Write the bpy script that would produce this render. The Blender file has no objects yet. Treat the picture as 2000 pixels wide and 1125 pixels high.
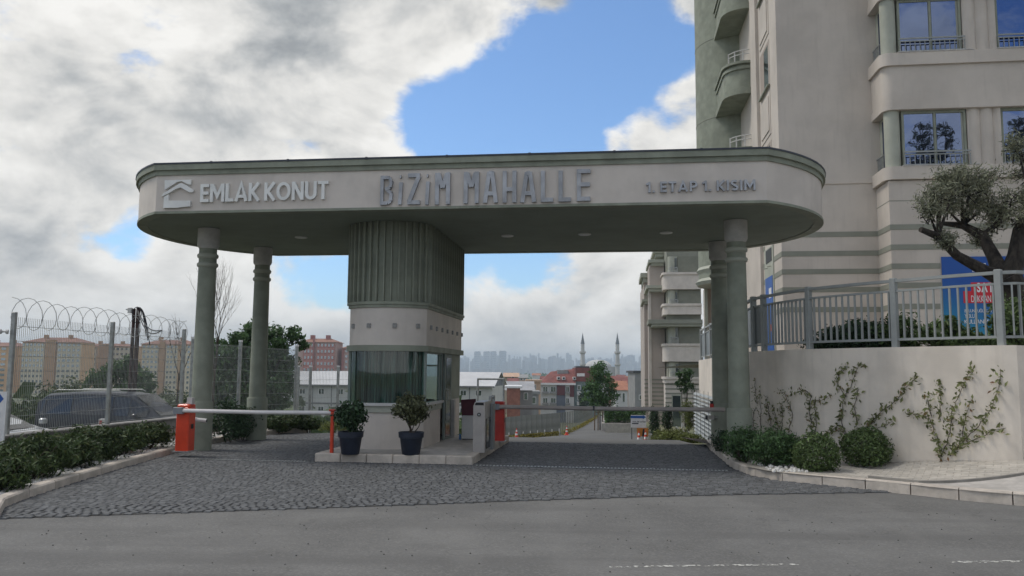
import bpy, bmesh, math, random
import numpy as np
from math import sin, cos, tan, radians, pi, sqrt, atan2, exp
from mathutils import Vector, Matrix

# ------------------------------------------------------------------ camera
FPX, PITCH, ROLL, CZ = 1595.1, radians(5.811), radians(.411), 1.65      # focal length in pixels of the 2000 px wide photograph
FW = np.array([0, cos(PITCH), sin(PITCH)]); U0 = np.array([0, -sin(PITCH), cos(PITCH)]); R0 = np.array([1., 0, 0])
RT = cos(ROLL)*R0 + sin(ROLL)*U0; UP = -sin(ROLL)*R0 + cos(ROLL)*U0
CAM = np.array([0, 0, CZ])
SC = bpy.context.scene
COL = SC.collection
cd = bpy.data.cameras.new('camera'); co = bpy.data.objects.new('camera', cd); COL.objects.link(co)
cd.sensor_width = 36; cd.lens = 36*FPX/2000; cd.clip_start = .1; cd.clip_end = 20000
co.matrix_world = Matrix(((RT[0], UP[0], -FW[0], 0), (RT[1], UP[1], -FW[1], 0), (RT[2], UP[2], -FW[2], CZ), (0, 0, 0, 1)))
SC.camera = co
SC.view_settings.view_transform = 'Standard'; SC.view_settings.look = 'None'
SC.view_settings.exposure = 0.40; SC.view_settings.gamma = 1

# ------------------------------------------------------------------ survey helpers (read a place off the photograph, at a known plane)
TH = radians(7.285)                                   # the gate, its lanes and the buildings stand turned by this much
E1 = np.array([cos(TH), -sin(TH), 0]); E2 = np.array([sin(TH), cos(TH), 0])
def ray(u, v): return FW + RT*(u-1000)/FPX + UP*(562.5-v)/FPX
def ground_at(u, v, z=0.0):
    d = ray(u, v); return CAM + d*(z-CZ)/d[2]
def depth_at(u, v, y):
    d = ray(u, v); return CAM + d*y/d[1]
def st(P): return (float(P[0]*E1[0]+P[1]*E1[1]), float(P[0]*E2[0]+P[1]*E2[1]))
def wp(s, t, z=0.0):
    q = s*E1 + t*E2; return (q[0], q[1], z)
def on_t(u, v, t):                                    # on the plane t = const of the gate frame -> (s, z)
    d = ray(u, v); P = CAM + d*((t - CAM@E2)/(d@E2)); return (st(P)[0], float(P[2]))
def on_s(u, v, s):                                    # on the plane s = const -> (t, z)
    d = ray(u, v); P = CAM + d*((s - CAM@E1)/(d@E1)); return (st(P)[1], float(P[2]))
def gst(u, v, z=0.0): return st(ground_at(u, v, z))

# ------------------------------------------------------------------ sky and sun
SUN_EL, SUN_AZ = radians(58), radians(-78)            # azimuth from +Y, negative = to the left
w = bpy.data.worlds.new('World'); SC.world = w; w.use_nodes = True
nt = w.node_tree; nt.nodes.clear()
def N(tree, typ, **kw):
    n = tree.nodes.new(typ)
    for k, v in kw.items(): setattr(n, k, v)
    return n
def L(tree, a, b): tree.links.new(a, b)
def M2(tree, op, a, b=None, c=None, clamp=False):
    n = N(tree, 'ShaderNodeMath', operation=op); n.use_clamp = clamp
    for i, x in enumerate((a, b, c)):
        if x is None: continue
        if isinstance(x, (int, float)): n.inputs[i].default_value = x
        else: L(tree, x, n.inputs[i])
    return n.outputs[0]
def smooth(tree, x, lo, hi, a=0.0, b=1.0):
    n = N(tree, 'ShaderNodeMapRange', interpolation_type='SMOOTHSTEP')
    L(tree, x, n.inputs['Value'])
    for k, v in zip(('From Min', 'From Max', 'To Min', 'To Max'), (lo, hi, a, b)): n.inputs[k].default_value = v
    return n.outputs['Result']
def rgbmix(tree, fac, a, b, mode='MIX'):
    n = N(tree, 'ShaderNodeMix', data_type='RGBA', blend_type=mode)
    for s, x in ((n.inputs[0], fac), (n.inputs[6], a), (n.inputs[7], b)):
        if isinstance(x, (int, float)): s.default_value = x
        elif isinstance(x, tuple): s.default_value = (*x[:3], 1)
        else: L(tree, x, s)
    return n.outputs[2]
sky = N(nt, 'ShaderNodeTexSky', sky_type='NISHITA'); sky.sun_disc = False
sky.sun_elevation = SUN_EL; sky.sun_rotation = SUN_AZ; sky.altitude = 100; sky.air_density = 1.0; sky.dust_density = .6; sky.ozone_density = 1.6
tc = N(nt, 'ShaderNodeTexCoord')
dirv = tc.outputs['Generated']
sep = N(nt, 'ShaderNodeSeparateXYZ'); L(nt, dirv, sep.inputs[0])
def cloud_noise(offset, scale, detail, rough=.56, dist=.2):
    add = N(nt, 'ShaderNodeVectorMath', operation='ADD'); L(nt, dirv, add.inputs[0]); add.inputs[1].default_value = offset
    mul = N(nt, 'ShaderNodeVectorMath', operation='MULTIPLY'); L(nt, add.outputs[0], mul.inputs[0]); mul.inputs[1].default_value = (1, 1, 1.6)
    n1 = N(nt, 'ShaderNodeTexNoise', noise_dimensions='3D'); L(nt, mul.outputs[0], n1.inputs['Vector'])
    n1.inputs['Scale'].default_value = scale; n1.inputs['Detail'].default_value = detail; n1.inputs['Roughness'].default_value = rough; n1.inputs['Distortion'].default_value = dist
    return n1.outputs['Fac']
na = cloud_noise((3.1, 1.7, .4), 6.4, 10, .6); nb = cloud_noise((3.1-.012, 1.7+.004, .4+.022), 6.4, 6, .6)
big = cloud_noise((7.3, .2, 2.0), 4.2, 4, .5, .1)
blobs = [(1060, 120, 230, -1.0), (1230, 120, 170, -.9), (900, 235, 110, -.8), (1130, 240, 120, -.7), (790, 272, 50, -.5), (610, 535, 75, -.9), (680, 560, 45, -.7), (960, 520, 75, -.9),
         (1060, 505, 70, -.8), (255, 470, 40, -.7), (150, 465, 32, -.6), (290, 395, 35, -.3), (60, 300, 40, -.15),
         (1320, 240, 90, 1.3), (1230, 265, 50, .9), (1160, 287, 45, 1.0), (1320, -10, 55, 1.0), (1280, 95, 60, -.7), (700, 80, 150, .6), (420, 160, 330, .5), (780, 300, 45, .7), (100, 480, 130, .3), (430, 560, 120, .25),
         (1150, 610, 200, .45), (960, -10, 130, 1.1), (850, 70, 90, .7), (1120, -30, 60, .7), (1040, 215, 40, .25), (880, 215, 30, .3), (1850, 300, 500, .2)]
nz = M2(nt, 'ADD', M2(nt, 'MULTIPLY_ADD', na, 2.9, -1.45), M2(nt, 'MULTIPLY_ADD', big, .9, -.45))
shape = None
for (u, v, r, wt) in blobs:
    d = ray(u, v); d = d/np.linalg.norm(d)
    dot = N(nt, 'ShaderNodeVectorMath', operation='DOT_PRODUCT'); L(nt, dirv, dot.inputs[0]); dot.inputs[1].default_value = tuple(d)
    s = smooth(nt, dot.outputs['Value'], cos(min(1.4, r*1.55/FPX)), cos(r*.35/FPX), 0, wt)
    shape = s if shape is None else M2(nt, 'ADD', shape, s)
dens = M2(nt, 'ADD', nz, M2(nt, 'MULTIPLY', shape, .72))
dens = M2(nt, 'ADD', dens, smooth(nt, sep.outputs['Z'], .0, .16, .42, .16))
alpha = smooth(nt, dens, -.20, .30)
relief = M2(nt, 'MULTIPLY', M2(nt, 'SUBTRACT', na, nb), 1.5)          # lit towards the sun, grey away from it
thick = smooth(nt, dens, .2, 1.1, 0, .22)
lum = M2(nt, 'ADD', M2(nt, 'SUBTRACT', 1.0, thick), relief)
lum = M2(nt, 'SUBTRACT', lum, M2(nt, 'MULTIPLY', smooth(nt, big, .47, .66, 0, .30), smooth(nt, sep.outputs['Z'], .03, .30, .2, 1.0)))
lum = M2(nt, 'MINIMUM', M2(nt, 'MAXIMUM', lum, .5), 1.08)
lum = M2(nt, 'MULTIPLY', lum, smooth(nt, sep.outputs['Z'], .0, .25, 1.06, 1.0))
ccol = rgbmix(nt, smooth(nt, lum, .45, .95), (5.2, 5.5, 5.75), (6.9, 6.8, 6.55))
cmul = N(nt, 'ShaderNodeVectorMath', operation='SCALE'); L(nt, ccol, cmul.inputs[0]); L(nt, lum, cmul.inputs['Scale'])
skyt = rgbmix(nt, 1.0, sky.outputs[0], (.95, 1.16, 1.36), 'MULTIPLY')
final = rgbmix(nt, alpha, skyt, cmul.outputs[0])
bg = N(nt, 'ShaderNodeBackground'); bg.inputs['Strength'].default_value = .10; L(nt, final, bg.inputs['Color'])
wo = N(nt, 'ShaderNodeOutputWorld'); L(nt, bg.outputs[0], wo.inputs['Surface'])
w.cycles.sampling_method = 'MANUAL'; w.cycles.sample_map_resolution = 512
sl = bpy.data.lights.new('sun', 'SUN'); sl.energy = 1.5; sl.angle = radians(14); sl.color = (1, .95, .87)
so = bpy.data.objects.new('sun', sl); COL.objects.link(so)
sd = Vector((sin(SUN_AZ)*cos(SUN_EL), cos(SUN_AZ)*cos(SUN_EL), sin(SUN_EL)))
so.rotation_euler = sd.to_track_quat('Z', 'Y').to_euler(); so.location = (-30, 30, 60)

# ------------------------------------------------------------------ materials
MATS = {}
def mat(name, col, rough=.7, var=.12, scale=6.0, bump=0.0, bscale=60.0, metal=0.0, streak=0.0, island=0.0, spec=.4, col2=None, vscale=None, coat=0.0):
    if name in MATS: return MATS[name]
    m = bpy.data.materials.new(name); m.use_nodes = True; t = m.node_tree
    b = t.nodes['Principled BSDF']; b.inputs['Roughness'].default_value = rough; b.inputs['Metallic'].default_value = metal
    b.inputs['Specular IOR Level'].default_value = spec; b.inputs['Coat Weight'].default_value = coat
    tcn = N(t, 'ShaderNodeTexCoord'); mp = N(t, 'ShaderNodeMapping'); L(t, tcn.outputs['Object'], mp.inputs[0])
    if vscale: mp.inputs['Scale'].default_value = vscale
    n1 = N(t, 'ShaderNodeTexNoise'); L(t, mp.outputs[0], n1.inputs['Vector']); n1.inputs['Scale'].default_value = scale; n1.inputs['Detail'].default_value = 6; n1.inputs['Roughness'].default_value = .6
    c2 = col2 or tuple(max(0, x*(1-2.2*var)) for x in col)
    c1 = tuple(min(1, x*(1+var)) for x in col)
    f = smooth(t, n1.outputs['Fac'], .3, .7)
    c = rgbmix(t, f, c2, c1)
    if streak:
        mp2 = N(t, 'ShaderNodeMapping'); L(t, tcn.outputs['Object'], mp2.inputs[0]); mp2.inputs['Scale'].default_value = (3.5, 3.5, .35)
        n2 = N(t, 'ShaderNodeTexNoise'); L(t, mp2.outputs[0], n2.inputs['Vector']); n2.inputs['Scale'].default_value = 2.2; n2.inputs['Detail'].default_value = 5
        c = rgbmix(t, smooth(t, n2.outputs['Fac'], .5, .75, 0, streak), c, tuple(x*.72 for x in col))
    if island:
        g = N(t, 'ShaderNodeNewGeometry'); o = N(t, 'ShaderNodeObjectInfo')
        r = M2(t, 'FRACT', M2(t, 'ADD', g.outputs['Random Per Island'], o.outputs['Random']))
        hs = N(t, 'ShaderNodeHueSaturation'); L(t, c, hs.inputs['Color'])
        v = N(t, 'ShaderNodeMapRange'); L(t, r, v.inputs['Value']); v.inputs['To Min'].default_value = 1-island; v.inputs['To Max'].default_value = 1+island
        L(t, v.outputs[0], hs.inputs['Value']); c = hs.outputs[0]
    L(t, c, b.inputs['Base Color'])
    if bump:
        n3 = N(t, 'ShaderNodeTexNoise'); L(t, tcn.outputs['Object'], n3.inputs['Vector']); n3.inputs['Scale'].default_value = bscale; n3.inputs['Detail'].default_value = 4
        bp = N(t, 'ShaderNodeBump'); bp.inputs['Strength'].default_value = bump; bp.inputs['Distance'].default_value = .01
        L(t, n3.outputs['Fac'], bp.inputs['Height']); L(t, bp.outputs[0], b.inputs['Normal'])
    MATS[name] = m; return m
def leafmat(name, col, tr=.25, var=.45, dry=None):
    m = bpy.data.materials.new(name); m.use_nodes = True; t = m.node_tree
    b = t.nodes['Principled BSDF']; b.inputs['Roughness'].default_value = .55; b.inputs['Specular IOR Level'].default_value = .35
    g = N(t, 'ShaderNodeNewGeometry')
    ramp = N(t, 'ShaderNodeValToRGB'); L(t, g.outputs['Random Per Island'], ramp.inputs[0])
    e = ramp.color_ramp.elements; e[0].color = (*[x*(1-var) for x in col], 1); e[1].color = (*[min(1, x*(1+var)) for x in col], 1)
    if dry:
        k = ramp.color_ramp.elements.new(.86); k.color = (*[min(1, x*(1+var*.8)) for x in col], 1); k = ramp.color_ramp.elements.new(.90); k.color = (*dry, 1)
    L(t, ramp.outputs[0], b.inputs['Base Color'])
    tl = N(t, 'ShaderNodeBsdfTranslucent'); L(t, ramp.outputs[0], tl.inputs[0])
    mx = N(t, 'ShaderNodeMixShader'); mx.inputs[0].default_value = tr
    L(t, b.outputs[0], mx.inputs[1]); L(t, tl.outputs[0], mx.inputs[2]); L(t, mx.outputs[0], t.nodes['Material Output'].inputs['Surface'])
    MATS[name] = m; return m
def glassmat(name, tint=(.75, .85, .82), refl=.1, rough=.02):             # thin pane: see through, reflecting more at a slant
    m = bpy.data.materials.new(name); m.use_nodes = True; t = m.node_tree; t.nodes.remove(t.nodes['Principled BSDF'])
    tr = N(t, 'ShaderNodeBsdfTransparent'); tr.inputs[0].default_value = (*tint, 1)
    gl = N(t, 'ShaderNodeBsdfGlossy'); gl.inputs['Roughness'].default_value = rough; gl.inputs[0].default_value = (.9, .95, .95, 1)
    lw_ = N(t, 'ShaderNodeLayerWeight'); lw_.inputs[0].default_value = .5; sch = M2(t, 'MULTIPLY_ADD', M2(t, 'POWER', lw_.outputs['Facing'], 4.5), .9, .04)
    mx = N(t, 'ShaderNodeMixShader'); L(t, M2(t, 'ADD', sch, refl, clamp=True), mx.inputs[0])
    L(t, tr.outputs[0], mx.inputs[1]); L(t, gl.outputs[0], mx.inputs[2]); L(t, mx.outputs[0], t.nodes['Material Output'].inputs['Surface'])
    MATS[name] = m; return m
def mirrormat(name, tint, base, fac):                                     # coated window glass
    m = bpy.data.materials.new(name); m.use_nodes = True; t = m.node_tree
    b = t.nodes['Principled BSDF']; b.inputs['Base Color'].default_value = (*base, 1); b.inputs['Roughness'].default_value = .08
    gl = N(t, 'ShaderNodeBsdfGlossy'); gl.inputs['Roughness'].default_value = .015; gl.inputs[0].default_value = (*tint, 1)
    n = N(t, 'ShaderNodeTexNoise'); n.inputs['Scale'].default_value = 1.3; tcn = N(t, 'ShaderNodeTexCoord'); L(t, tcn.outputs['Object'], n.inputs['Vector'])
    bp = N(t, 'ShaderNodeBump'); bp.inputs['Strength'].default_value = .06; bp.inputs['Distance'].default_value = .05; L(t, n.outputs[0], bp.inputs['Height']); L(t, bp.outputs[0], gl.inputs['Normal'])
    mx = N(t, 'ShaderNodeMixShader'); mx.inputs[0].default_value = fac
    L(t, b.outputs[0], mx.inputs[1]); L(t, gl.outputs[0], mx.inputs[2]); L(t, mx.outputs[0], t.nodes['Material Output'].inputs['Surface'])
    MATS[name] = m; return m
plaster = mat('plaster_white', (.61, .555, .50), .85, .05, 1.6, .12, 90, streak=.22)
plaster_wall = mat('plaster_garden_wall', (.70, .63, .545), .88, .07, 1.3, .2, 60, streak=.30)
plaster_b = mat('plaster_building', (.55, .495, .435), .88, .06, .7, .16, 60, streak=.26)
taupe = mat('plaster_taupe', (.36, .30, .255), .88, .04, .8)
sage = mat('sage_green_paint', (.262, .28, .222), .75, .09, 2.5, .06, 80, streak=.28)
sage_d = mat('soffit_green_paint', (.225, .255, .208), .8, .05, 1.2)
sage_l = mat('sage_light_paint', (.385, .395, .33), .75, .05, 2)
sage_stripe = mat('sage_stripe_paint', (.25, .255, .21), .85, .04, 2)
capmat = mat('concrete_cap', (.48, .465, .44), .85, .08, 5, .1, 70)
coping = mat('dark_metal_coping', (.05, .055, .07), .45, .1, 3, metal=.3)
steel = mat('grey_letter_metal', (.36, .365, .38), .42, .14, 3.5, metal=.55)
letter_w = mat('pale_letter_metal', (.76, .76, .73), .5, .05, 4)
greymetal = mat('grey_powder_coat', (.30, .315, .305), .55, .05, 4)
galv = mat('galvanised_steel', (.36, .37, .36), .5, .12, 9, metal=.4)
darkmetal = mat('dark_metal', (.05, .055, .06), .5, .1, 6)
white = mat('white_paint', (.72, .71, .70), .5, .05, 5)
offwhite = mat('offwhite_panel', (.55, .54, .52), .6, .05, 3)
orange = mat('orange_red_paint', (.66, .055, .016), .45, .06, 4, coat=.2)
red = mat('dark_red_paint', (.48, .035, .025), .45, .08, 4)
maroon = mat('maroon_board', (.085, .018, .03), .6, .1, 4)
black = mat('black_plastic', (.015, .016, .018), .5, .1, 8)
potmat = mat('navy_pot_plastic', (.018, .024, .04), .5, .12, 6)
soil = mat('dark_soil', (.06, .045, .035), .95, .3, 20, .5, 60)
concrete = mat('pale_concrete', (.44, .41, .375), .9, .10, 4, .25, 50, streak=.12)
kerbm = mat('kerb_concrete', (.50, .445, .385), .9, .10, 5, .25, 60, island=.08)
lowwall = mat('old_concrete_wall', (.27, .26, .245), .92, .18, 2.5, .4, 30, streak=.25)
cobble = mat('cobble_basalt', (.108, .110, .112), .8, .18, 9, .25, 45, island=.22)
joint = mat('joint_sand', (.075, .073, .07), .95, .2, 20)
pave = mat('pale_paver', (.44, .405, .355), .9, .08, 6, .3, 60, island=.10)
pavej = mat('pale_paver_joint', (.37, .34, .295), .95, .15, 20)
asphalt = mat('worn_asphalt', (.145, .142, .135), .9, .10, .8, .45, 150)
def detail_asphalt(m):
    t = m.node_tree; b = t.nodes['Principled BSDF']; src = b.inputs['Base Color'].links[0].from_socket; tcn = N(t, 'ShaderNodeTexCoord')
    v = N(t, 'ShaderNodeTexVoronoi'); v.inputs['Scale'].default_value = 55; L(t, tcn.outputs['Object'], v.inputs['Vector'])
    sp = N(t, 'ShaderNodeSeparateColor'); L(t, v.outputs['Color'], sp.inputs[0])
    c = rgbmix(t, M2(t, 'MULTIPLY', smooth(t, sp.outputs[0], .55, 1.0), .35), src, (.25, .243, .23)); c = rgbmix(t, M2(t, 'MULTIPLY', smooth(t, sp.outputs[1], .7, 1.0), .5), c, (.11, .107, .10))
    mp = N(t, 'ShaderNodeMapping'); mp.inputs['Scale'].default_value = (.12, 1.4, 1); mp.inputs['Rotation'].default_value = (0, 0, .05); L(t, tcn.outputs['Object'], mp.inputs[0])
    n = N(t, 'ShaderNodeTexNoise'); n.inputs['Scale'].default_value = 1.3; n.inputs['Detail'].default_value = 5; L(t, mp.outputs[0], n.inputs['Vector'])          # wheel tracks along the street
    c = rgbmix(t, smooth(t, n.outputs['Fac'], .45, .68, 0, .62), c, (.11, .107, .102))
    mp2 = N(t, 'ShaderNodeMapping'); mp2.inputs['Scale'].default_value = (.9, .22, 1); mp2.inputs['Rotation'].default_value = (0, 0, .7); L(t, tcn.outputs['Object'], mp2.inputs[0])
    n2 = N(t, 'ShaderNodeTexNoise'); n2.inputs['Scale'].default_value = 1.6; n2.inputs['Detail'].default_value = 4; L(t, mp2.outputs[0], n2.inputs['Vector'])
    c = rgbmix(t, smooth(t, n2.outputs['Fac'], .52, .72, 0, .3), c, (.195, .19, .178))
    dn = N(t, 'ShaderNodeTexNoise'); dn.inputs['Scale'].default_value = 1.2; dn.inputs['Detail'].default_value = 4; L(t, tcn.outputs['Object'], dn.inputs['Vector'])
    ad = N(t, 'ShaderNodeMixRGB', blend_type='LINEAR_LIGHT'); ad.inputs[0].default_value = .6; L(t, tcn.outputs['Object'], ad.inputs[1]); L(t, dn.outputs['Color'], ad.inputs[2])
    cr = N(t, 'ShaderNodeTexVoronoi', feature='DISTANCE_TO_EDGE'); cr.inputs['Scale'].default_value = .28; L(t, ad.outputs[0], cr.inputs['Vector'])
    k = M2(t, 'MULTIPLY', smooth(t, cr.outputs['Distance'], .0015, .004, 1, 0), smooth(t, n2.outputs['Fac'], .42, .55))
    c = rgbmix(t, M2(t, 'MULTIPLY', k, .28), c, (.06, .058, .055)); L(t, c, b.inputs['Base Color'])
detail_asphalt(asphalt)
asphalt2 = mat('grey_asphalt', (.12, .119, .115), .9, .08, .5, .2, 60)
pebblem = mat('white_pebble', (.62, .60, .56), .7, .08, 8, island=.2)
bark = mat('bark', (.075, .058, .045), .95, .3, 14, .8, 30, vscale=(1, 1, .3))
bark_o = mat('olive_bark', (.045, .037, .03), .95, .35, 9, 1.0, 25, vscale=(1, 1, .4))
woodpole = mat('creosote_wood', (.06, .035, .032), .9, .3, 8, .5, 30, vscale=(1, 1, .1))
stake = mat('stake_wood', (.22, .16, .11), .9, .2, 8)
cablem = mat('black_cable', (.02, .02, .022), .6, .1, 5)
earth = mat('dry_earth_and_grass', (.13, .125, .075), .95, .3, .12, .3, 5, col2=(.085, .105, .05))
leaf_hedge = leafmat('leaf_hedge', (.052, .082, .027), .2, .55, dry=(.12, .13, .05))
leaf_dark = leafmat('leaf_dark', (.03, .062, .026), .18, .5)
leaf_mid = leafmat('leaf_mid', (.068, .128, .045), .25, .5)
leaf_box = leafmat('leaf_box', (.085, .13, .042), .2, .5)
leaf_olive = leafmat('leaf_olive', (.20, .21, .14), .2, .5)
leaf_vine = leafmat('leaf_vine', (.17, .19, .075), .3, .5, dry=(.20, .10, .05))
leaf_var = leafmat('leaf_variegated', (.11, .12, .06), .25, .6)
leaf_yel = leafmat('leaf_yellow', (.22, .19, .035), .25, .4)
leaf_bright = leafmat('leaf_bright', (.085, .16, .055), .3, .45)
leaf_gold = leafmat('leaf_goldgreen', (.14, .165, .045), .25, .45)
glass_k = glassmat('kiosk_glass', (.50, .70, .65), .04)
glass_c = mirrormat('car_glass', (.25, .26, .28), (.010, .011, .014), .09)
glass_b = mirrormat('blue_window_glass', (.21, .275, .46), (.008, .012, .03), .6)
glass_f = mirrormat('far_window_glass', (.5, .6, .65), (.04, .05, .055), .35)

# ------------------------------------------------------------------ mesh builder
class MB:
    def __init__(self): self.v = []; self.f = []
    def add(self, vs, fs):
        o = len(self.v); self.v += [tuple(map(float, p)) for p in vs]; self.f += [tuple(i+o for i in f) for f in fs]; return self
    def box(self, x0, x1, y0, y1, z0, z1, M=None):
        vs = [(x, y, z) for z in (z0, z1) for y in (y0, y1) for x in (x0, x1)]
        if M is not None: vs = [tuple(M @ Vector(p)) for p in vs]
        return self.add(vs, [(0, 2, 3, 1), (4, 5, 7, 6), (0, 1, 5, 4), (2, 6, 7, 3), (0, 4, 6, 2), (1, 3, 7, 5)])
    def cbox(self, x0, x1, y0, y1, z0, z1, c=.01):                     # box with a bevelled top and vertical edges
        pl = [(x0+c, y0), (x1-c, y0), (x1, y0+c), (x1, y1-c), (x1-c, y1), (x0+c, y1), (x0, y1-c), (x0, y0+c)]
        pi_ = [(x0+2*c, y0+c), (x1-2*c, y0+c), (x1-c, y0+2*c), (x1-c, y1-2*c), (x1-2*c, y1-c), (x0+2*c, y1-c), (x0+c, y1-2*c), (x0+c, y0+2*c)]
        return self.loft([[(x, y, z0) for x, y in pl], [(x, y, z1-c) for x, y in pl], [(x, y, z1) for x, y in pi_]])
    def prism(self, poly, z0, z1, top=True, bot=True):
        n = len(poly); vs = [(x, y, z0) for x, y in poly] + [(x, y, z1) for x, y in poly]
        fs = [(i, (i+1) % n, n+(i+1) % n, n+i) for i in range(n)]
        if top: fs.append(tuple(range(n, 2*n)))
        if bot: fs.append(tuple(reversed(range(n))))
        return self.add(vs, fs)
    def loft(self, rings, cap=True, closed=True):
        n = len(rings[0]); vs = [p for r in rings for p in r]; fs = []
        for k in range(len(rings)-1):
            for i in range(n if closed else n-1):
                j = (i+1) % n; fs.append((k*n+i, k*n+j, (k+1)*n+j, (k+1)*n+i))
        if cap and closed: fs.append(tuple(reversed(range(n)))); fs.append(tuple(range((len(rings)-1)*n, len(rings)*n)))
        return self.add(vs, fs)
    def lathe(self, prof, cx=0, cy=0, n=24, a0=0, a1=2*pi):
        full = abs(a1-a0-2*pi) < 1e-6
        rings = [[(cx+r*cos(a0+(a1-a0)*i/n), cy+r*sin(a0+(a1-a0)*i/n), z) for i in range(n if full else n+1)] for r, z in prof]
        return self.loft(rings, cap=full, closed=full)
    def tube(self, pts, r, n=6, r1=None, cap=True):
        pts = [Vector(p) for p in pts]; rings = []; m = len(pts)
        prev = None
        for k, p in enumerate(pts):
            d = (pts[min(k+1, m-1)]-pts[max(k-1, 0)]).normalized()
            if prev is None: a = d.orthogonal().normalized()
            else: a = (prev - d*prev.dot(d)); a = a.normalized() if a.length > 1e-6 else d.orthogonal().normalized()
            prev = a; b = d.cross(a); rr = (r[k] if isinstance(r, (list, tuple)) else r + ((r1-r)*k/max(1, m-1) if r1 is not None else 0))
            rings.append([tuple(p + a*rr*cos(2*pi*i/n) + b*rr*sin(2*pi*i/n)) for i in range(n)])
        return self.loft(rings, cap=cap)
    def poly(self, pts): return self.add(pts, [tuple(range(len(pts)))])
    def slab(self, poly_sz, t0, t1):                                   # outline in the (s, z) plane, thick along t
        n = len(poly_sz); vs = [(s, t0, z) for s, z in poly_sz] + [(s, t1, z) for s, z in poly_sz]
        return self.add(vs, [(i, (i+1) % n, n+(i+1) % n, n+i) for i in range(n)] + [tuple(range(n)), tuple(reversed(range(n, 2*n)))])
    def mesh(self, name, m, smooth_=False, fix=True):
        me = bpy.data.meshes.new(name); me.from_pydata(self.v, [], self.f)
        if fix:
            b = bmesh.new(); b.from_mesh(me); bmesh.ops.recalc_face_normals(b, faces=b.faces); b.to_mesh(me); b.free()
        if m: me.materials.append(m)
        if smooth_:
            me.polygons.foreach_set('use_smooth', [True]*len(me.polygons))
            try: me.set_sharp_from_angle(angle=radians(30))
            except Exception: pass
        return me
    def build(self, name, m, parent=None, smooth_=False, fix=True): return put(name, self.mesh(name, m, smooth_, fix), parent)
def put(name, me, parent=None, loc=None, rz=None):
    o = bpy.data.objects.new(name, me); COL.objects.link(o)
    if parent: o.parent = parent
    if loc is not None: o.location = loc
    if rz is not None: o.rotation_euler = (0, 0, rz)
    return o
def tag(o, label=None, cat=None, group=None, kind=None):
    if label: o['label'] = label
    if cat: o['category'] = cat
    if group: o['group'] = group
    if kind: o['kind'] = kind
    return o
def thing(name, label, cat, loc=(0, 0, 0), rz=-TH, group=None):        # an Empty; its local x, y run along the gate's s, t
    o = bpy.data.objects.new(name, None); COL.objects.link(o); o.empty_display_size = .2
    o.location = loc; o.rotation_euler = (0, 0, rz); return tag(o, label, cat, group)
def gate_rot(o): o.rotation_euler = (0, 0, -TH); return o
def struct(o): o['kind'] = 'structure'; return o
def B(parent, name, m, *a, c=None):
    mb = MB()
    (mb.cbox(*a, c) if c else mb.box(*a)); return mb.build(name, m, parent)

def leaf_mesh(name, m, pts, size, rng, aspect=.5, outward=None, flat=0.0, jitter=.35):
    pts = np.asarray(pts, float); n = len(pts)
    d = rng.normal(size=(n, 3))
    if outward is not None: d = d*.8 + outward
    d /= np.linalg.norm(d, axis=1)[:, None]+1e-9
    a = rng.normal(size=(n, 3)); a[:, 2] *= (1-flat)
    a -= d*(a*d).sum(1)[:, None]; a /= np.linalg.norm(a, axis=1)[:, None]+1e-9
    b = np.cross(d, a); sz = size*(1+jitter*rng.normal(size=n)).clip(.4, 1.9)[:, None]
    v = np.empty((n, 4, 3)); v[:, 0] = pts - a*sz; v[:, 1] = pts + b*sz*aspect + d*sz*.18; v[:, 2] = pts + a*sz; v[:, 3] = pts - b*sz*aspect + d*sz*.18
    me = bpy.data.meshes.new(name); me.vertices.add(4*n); me.vertices.foreach_set('co', v.reshape(-1))
    i = np.arange(n)*4
    tri = np.stack([i, i+1, i+2, i, i+2, i+3], 1).reshape(-1)
    me.loops.add(6*n); me.loops.foreach_set('vertex_index', tri.astype(np.int32))
    me.polygons.add(2*n); me.polygons.foreach_set('loop_start', (np.arange(2*n)*3).astype(np.int32))
    me.update(calc_edges=True); me.materials.append(m); return me
def blob_points(n, rx, ry, rz, rng, clumps=24, cr=.32, shell=.55, zc=0, low=-.9):
    c = rng.normal(size=(clumps, 3)); c /= np.linalg.norm(c, axis=1)[:, None]; c *= (shell+(1-shell)*rng.random(clumps))[:, None]*.86
    c[:, 2] = np.maximum(c[:, 2], low)
    k = rng.integers(0, clumps, n); p = c[k] + rng.normal(size=(n, 3))*cr*.5
    out = p/(np.linalg.norm(p, axis=1)[:, None]+1e-6)
    p = p*np.array([rx, ry, rz]) + np.array([0, 0, zc]); return p, out
def bush(name, label, loc, rx, ry, h, m, n, size, seed, group=None, cat='shrub', aspect=.45, clumps=30, stems=True, clip=False):
    rng = np.random.default_rng(seed)
    o = thing(name, label, cat, loc, rz=-TH, group=group)
    p, out = blob_points(n, rx, ry, h*.54, rng, clumps, .34, .6, h*.5)
    if clip:
        out = rng.normal(size=(n, 3)); out /= np.linalg.norm(out, axis=1)[:, None]; lump = 1+.08*np.sin(out@np.array([5., 3, 2])+seed)+.07*np.sin(out@np.array([-3., 9, 4])+seed*.7)+.04*np.sin(out@np.array([17., -13, 11]))
        p = out*(lump*(.62+.40*rng.random(n)**.45+.16*(rng.random(n) > .93)*rng.random(n)))[:, None]*np.array([rx, ry, h*.54])+np.array([0, 0, h*.46])
    keep = p[:, 2] > .015; put('foliage', leaf_mesh('foliage', m, p[keep], size, rng, aspect, out[keep]), o)
    if stems:
        mb = MB()
        for k in range(7):
            a = rng.random()*6.28; mb.tube([(.05*cos(a), .05*sin(a), -.05), (rx*.35*cos(a), ry*.35*sin(a), h*.4), (rx*.6*cos(a+.3), ry*.6*sin(a+.3), h*.75)], .012, 5, .004)
        mb.build('stem', bark, o)
    return o
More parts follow.
